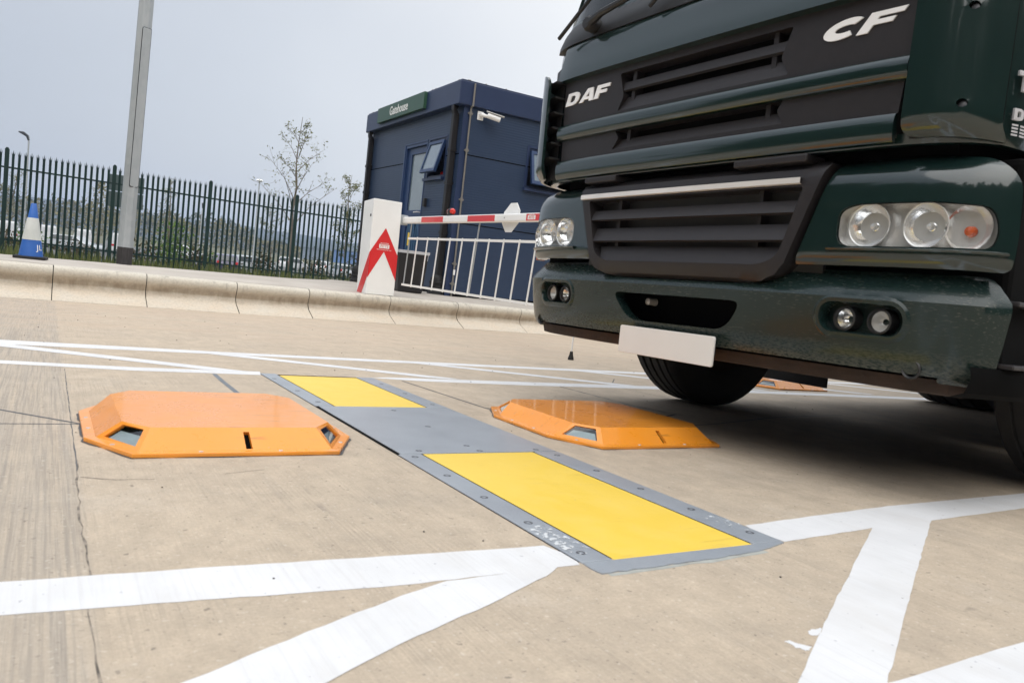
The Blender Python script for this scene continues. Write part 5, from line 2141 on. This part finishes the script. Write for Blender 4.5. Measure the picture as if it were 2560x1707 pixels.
def make_wood():
    """far woodland edge: a mass of leaf clumps with a broken top line"""
    r_ = random.Random(8)
    tops = [(-83.7, 124.45, 3.5), (-80.94, 126.29, 2.7), (-76.6, 128.98, 3.4), (-71, 132, 3.1), (-65.57, 134.91, 3.45), (-60.81, 137.12, 2.85), (-55.17, 139.49, 3.4), (-50.68, 141.18, 2.7), (-47.5, 142.28, 1.3), (-42, 143.5, .7), (-30, 146, .6), (-10, 149, .7), (15, 149, .9)]
    tops = [(-110, 102, 3.2), (-96, 115, 3.4)] + tops
    for lay, (sc_, mt, nm) in enumerate(((2.3, 'wooddark', "far_wood"), (2.0, 'wood', "far_wood"))):
        lm = MB()
        for (a, b) in zip(tops, tops[1:]):
            pa, pb_ = far(a, sc_), far(b, sc_)
            L = (pb_ - pa).length
            m_ = int(L / 1.5)
            for j in range(m_):
                t = (j + r_.random()) / m_
                p = pa.lerp(pb_, t)
                crown = (p.z + 2.2) * 1.40 * r_.uniform(.76, 1.06) * (1.04 if lay == 0 else .95)
                w = r_.uniform(1.6, 3.2)
                dd = r_.uniform(-9, 9)
                dr_ = Vector((p.x, p.y, 0)).normalized()
                for q in range(46):
                    zz = crown * (r_.random() ** .75)
                    k_ = math.sqrt(max(.05, 1 - (zz / crown) ** 2))
                    c = Vector((p.x + r_.gauss(0, w * .45) * k_, p.y + r_.gauss(0, w * .45) * k_, -2.1 + zz)) + dr_ * dd
                    leaf_quads(lm, [c], .85, r_)
        o = lm.build(nm, M[mt], norm=False)
        tag(o, "distant mixed woodland beyond the car park" if lay else "dark conifers at the back of the distant woodland", "woodland", kind="stuff")


make_wood()
def make_added_trees():
    """unseen trees added behind the camera to darken reflections in paint and glass"""
    r_ = random.Random(31)
    lm = MB()
    for i in range(95):
        a = R(168 + 190 * (i + r_.random()) / 95)
        d = r_.uniform(30, 38)
        h_ = r_.uniform(15.0, 18.5)  # added trees, height set to darken the truck's reflections
        for q in range(300):
            z = h_ * r_.random() ** .8
            k_ = math.sqrt(max(.05, 1 - (z / h_) ** 2))
            leaf_quads(lm, [(d * math.cos(a) + r_.gauss(0, 1.6) * k_, d * math.sin(a) + r_.gauss(0, 1.6) * k_, z + .4)], 1.0, r_)
    o = lm.build("added_tree_belt", M['wooddark'], norm=False)
    tag(o, "unseen belt of trees added to darken reflections in paint and glass", "trees", kind="stuff")


make_added_trees()
# two taller poplars standing out of the wood
def poplar(label, base, hgt, w, seed, mt='wood'):
    r_ = random.Random(seed)
    t = thing("poplar_tree", label, "tree", base)
    pts = []
    for i in range(1100):
        z = r_.random() ** .8
        k_ = (1 - z) ** .6 * min(1, .3 + z * 3)
        pts.append((r_.gauss(0, w * .4) * k_, r_.gauss(0, w * .4) * k_, hgt * (.12 + .88 * z)))
    lm = MB()
    leaf_quads(lm, pts, .15, r_)
    lm.build("crown", M[mt], t, norm=False)
    MB().tube([(0, 0, -.3), (0, 0, hgt * .9)], [.22, .03], 6).build("trunk", M['twig'], t)
poplar("tall narrow tree standing out of the wood left of the column", far((-43.0, 79.06, -1.1), 1.3), 8.0, 4.2, 3)

# ================================================================== FAR OBJECTS
def street_lamp(label, head, base_z, arm, dome=False, r_=.055):
    head = Vector(head)
    t = thing("street_lamp", label, "street lamp", (head.x, head.y, base_z))
    H = head.z - base_z
    MB().tube([(0, 0, 0), (0, 0, H * .6), (0, 0, H)], [r_ * 1.3, r_, r_ * .8], 8).build("pole", M['steel'], t, smooth=True)
    if dome:
        MB().lathe([(.0, H + .16), (.22, H + .12), (.30, H + .02), (.10, H - .06), (.04, H - .12)], 16).build("lamp_head", M['bwhite'], t, smooth=True)
    else:
        a = Vector(arm)
        MB().tube([(0, 0, H - .22), a * .15 + Vector((0, 0, H + .02)), a * .55 + Vector((0, 0, H + .16)), a + Vector((0, 0, H + .20))], [.06, .085, .10, .04], 8).build("lamp_head", M['cardark'], t, smooth=True)


street_lamp("dark headed street lamp over the fence above the cone", far((-24.27, 37.90, 4.45), 1.2), -2.0, Vector((-.46, -.25, 0)) * 1.0, r_=.055)
street_lamp("white domed lamp over the fence left of the young tree", far((-19.47, 56.75, 5.15), 1.1), -2.0, (0, 0, 0), True, .06)
street_lamp("short white lamp post behind the fence between two posts, against the wood", far((-22.9, 55.5, 2.9), 1.1), -2.0, (.01, 0, 0), False, .06)
street_lamp("pale lamp post behind the fence left of the column", far((-36.9, 61.0, 2.3), 1.1), -2.0, (.01, 0, 0), False, .06)

sa, sb = far((-15.14, 28.19, 0), 1.06), far((-14.05, 28.70, 0), 1.06)
SB = thing("sign_board", "grey back of a two panel road sign behind the column", "sign", (sa.x, sa.y, 0))
dv = (sb - sa).normalized()
T = basis((0, 0, 0), (dv.x, dv.y, 0), (-dv.y, dv.x, 0), (0, 0, 1))
L = (sb - sa).length
for z0, z1 in ((1.36, 1.94), (1.97, 2.58)):
    MB().box(0, L, -.02, .02, z0, z1, T=T).build("panel", M['signback'], SB, bevel=.01)
for x in (.25, L - .25):
    MB().box(x - .035, x + .035, .02, .09, -1.2, 2.5, T=T).build("post", M['steel'], SB)


def car(name, label, loc, rz, m, style="hatch", group=None, detail=True):
    """car with shaped body, glasshouse, windows, wheels and lamps; length along x"""
    t = thing(name, label, "van" if style == "van" else "car", loc, rz, group=group)
    if style == "van":
        L, W, H = 5.2, 1.95, 2.1
        side = [(-L / 2, .35), (L / 2, .35), (L / 2, .95), (L / 2 - .75, 1.25), (L / 2 - 1.5, H), (-L / 2 + .05, H), (-L / 2, 1.9)]
    elif style == "estate":
        L, W, H = 4.6, 1.78, 1.46
        side = [(-L / 2, .30), (L / 2, .30), (L / 2 + .02, .62), (L / 2 - .25, .82), (L / 2 - 1.15, .92), (L / 2 - 1.95, 1.42), (.2, H), (-L / 2 + .55, 1.44), (-L / 2 + .10, .98), (-L / 2 - .02, .70)]
    else:
        L, W, H = 4.1, 1.75, 1.52
        side = [(-L / 2, .30), (L / 2, .30), (L / 2, .65), (L / 2 - .25, .85), (L / 2 - .95, .95), (L / 2 - 1.7, 1.45), (0, H), (-L / 2 + .45, 1.48), (-L / 2 + .12, .98), (-L / 2 - .02, .72)]
    n = len(side)
    vs = []
    for yy in (-1, 1):
        for x, z in side:
            k_ = W / 2 * (1 - .16 * max(0, (z - .9)) / .6)
            vs.append((x, yy * k_, z))
    b = MB().add(vs, [tuple(range(n)), tuple(range(2 * n - 1, n - 1, -1))] + [(i, n + i, n + (i + 1) % n, (i + 1) % n) for i in range(n)])
    b.build("body", m, t, bevel=.06)
    hw = lambda z: W / 2 * (1 - .16 * max(0, (z - .9)) / .6) + .004
    wn_ = []
    if style == "van":
        quads = [[(L / 2 - .95, 1.25), (L / 2 - 1.48, 1.88), (L / 2 - 2.1, 1.88), (L / 2 - 2.1, 1.25)]]
    else:
        x0, x1 = (-L / 2 + .42, L / 2 - 1.35) if style == "estate" else (-L / 2 + .45, L / 2 - 1.15)
        xm = .15
        quads = [[(x1, .96), (L / 2 - 1.98, 1.36), (xm + .05, 1.40), (xm + .05, .96)], [(xm - .03, .96), (xm - .03, 1.40), (x0 + .20, 1.38), (x0, .98)]]
    for yy in (-1, 1):
        b = MB()
        for q in quads:
            b.add([(x, yy * hw(z), z) for x, z in q], [(0, 1, 2, 3)])
        b.build("side_window", M['carglass'], t)
    b = MB()
    if style != "van":
        xr0, xr1 = -L / 2 + .12, -L / 2 + .45
        b.add([(xr0 - .005 + .03, -.68, 1.04), (xr0 + .025, .68, 1.04), (xr1 - .06, .60, 1.40), (xr1 - .06, -.60, 1.40)], [(0, 1, 2, 3)])
        b.v = [v + Vector((-.035, 0, 0)) for v in b.v]
        b.build("rear_window", M['carglass'], t)
    for sx in (-1, 1):
        for sy in (-1, 1):
            MB().lathe([(0, -.10), (.20, -.10), (.31, -.09), (.32, 0), (.31, .09), (.20, .10), (0, .10)], 20, axis='y', c=(sx * (L / 2 - .85), sy * (W / 2 - .12), .32)).build("wheel", M['rubber'], t, smooth=True)
    for sy in (-1, 1):
        MB().box(-L / 2 - .03, -L / 2 + .10, sy * .66 - .12, sy * .66 + .12, .80, 1.0).build("tail_lamp", M['tail'], t, bevel=.02)
    if detail:
        MB().box(-L / 2 - .035, -L / 2, -.26, .26, .62, .74).build("number_plate", M['platey'], t)
    return t


CG = "cars in the far car park"
q = far((-20.56, 54.23, 0), 1.14)
vd = math.atan2(q.y, q.x)
car("parked_car", "dark violet hatchback seen from behind through the fence", (q.x, q.y, -1.95), vd + R(6), M['carpurple'], "hatch", CG)
q = far((-27.3, 47.75, 0), 1.5)
car("parked_car", "silver estate car side on, behind the fence right of the cone", (q.x, q.y, -1.95), R(0), M['carsilver'], "estate", CG)
q2 = far((-29.4, 46.6, 0), 1.62)
car("parked_car", "white car parked just left of the silver estate, behind the cone", (q2.x, q2.y, -1.95), R(60), M['carwhite'], "hatch", CG)
lab = ["leftmost white van parked at the far side, left of the cone", "second white van from the left in the far row", "third white van from the left, right of the cone top", "fourth white van in the far row, above the silver estate", "fifth white van in the far row, left of the column", "last white van of the far row, hidden by the column"]
for i in range(6):
    t_ = i / 5
    p = Vector((-54.5, 71.5, 0)).lerp(Vector((-41.5, 80.0, 0)), t_)
    car("parked_van", lab[i], (p.x, p.y, -1.95), R(31 + 90 + rnd.uniform(-4, 4)), M['carwhite'], "van", "white vans in the far car park", False)
q = far((-33.6, 43.5, 0), 1.35)
car("parked_car", "maroon car half hidden behind the cone", (q.x, q.y, -1.95), R(30), M['carred'], "hatch", CG, False)
q = far((-34.8, 42.2, 0), 1.25)
car("parked_car", "dark blue car at the photo's left edge behind the fence", (q.x, q.y, -1.95), R(75), M['cardark'], "hatch", CG, False)
lab2 = ["white car left of the violet hatchback, farther off", "pale car right of the violet hatchback, partly behind it", "white car far off below the grey warehouse", "white car far off below the blue warehouse", "silver car far off beside the barrier cabinet"]
for i, ((x, y), sc_, mm) in enumerate((((-23.0, 53.3), 1.75, 'carwhite'), ((-18.9, 54.8), 1.25, 'carsilver'), ((-16.2, 55.6), 1.7, 'carwhite'), ((-14.2, 56.2), 1.7, 'carwhite'), ((-12.9, 56.5), 1.5, 'carsilver'))):
    p = far((x, y, 0), sc_)
    car("parked_car", lab2[i], (p.x, p.y, -1.95), R(20 + 25 * i), M[mm], "hatch", CG, False)


def warehouse(name, label, a, b_, z0, z1, m, win=True):
    a, b_ = Vector(a), Vector(b_)
    t = thing(name, label, "building", (a.x, a.y, 0))
    dv_ = (b_ - a); dv_.z = 0
    L_ = dv_.length
    dv_.normalize()
    T_ = basis((0, 0, 0), (dv_.x, dv_.y, 0), (-dv_.y, dv_.x, 0), (0, 0, 1))
    MB().box(0, L_, 0, 30, z0, z1, T=T_).build("wall", m, t)
    MB().box(-.3, L_ + .3, -.3, 30.3, z1, z1 + .25, T=T_).build("roof", M['fargrey'], t)
    if win:
        for i in range(2):
            MB().box(L_ * (.25 + .4 * i), L_ * (.25 + .4 * i) + 1.6, -.05, .02, z0 + (z1 - z0) * .55, z0 + (z1 - z0) * .78, T=T_).build("window", M['carglass'], t)


warehouse("warehouse", "grey blue warehouse far beyond the car park below the hills", (-70.78, 250.18, 0), (-64.04, 251.99, 0), -2.2, 1.7, M['fargrey'], False)
warehouse("warehouse", "bright blue warehouse with dark windows left of the barrier cabinet", (-61.17, 252.7, 0), (-53.33, 254.47, 0), -2.2, 2.1, M['farblue'])

# ================================================================== SMALL LITTER ON THE ROAD
def make_grit():
    r_ = random.Random(12)
    b = MB()
    for i in range(170):
        x, y = r_.uniform(-1.2, 5.0), r_.uniform(.45, 7.5)
        if .9 < x < 1.5 and 1.1 < y < 3.9:
            continue
        s_ = r_.uniform(.0010, .0028) * (1.6 if y > 3 else 1)
        b.lathe([(s_ * .8, 0), (s_, s_ * .4), (s_ * .5, s_ * .9), (0, s_)], 5, c=(x, y, .0005))
    o = b.build("grit", M['stone'])
    o.matrix_world = ROAD
    tag(o, "scattered dark grit and chips lying on the concrete road", "grit", kind="stuff")


make_grit()

# ================================================================== AIR
HAZE = True
if HAZE:
    k = bpy.data.materials.new("haze_air")
    k.use_nodes = True
    nn, ll = k.node_tree.nodes, k.node_tree.links
    nn.remove(nn["Principled BSDF"])
    pv = nn.new("ShaderNodeVolumePrincipled")
    pv.inputs["Color"].default_value = (.62, .75, 1.0, 1)
    pv.inputs["Density"].default_value = .0006
    pv.inputs["Anisotropy"].default_value = 0.0
    ll.new(pv.outputs[0], nn["Material Output"].inputs["Volume"])
    b = MB().box(-1350, 1350, -120, 1350, -3.4, 45)
    o = b.build("haze", k)
    tag(o, kind="stuff")
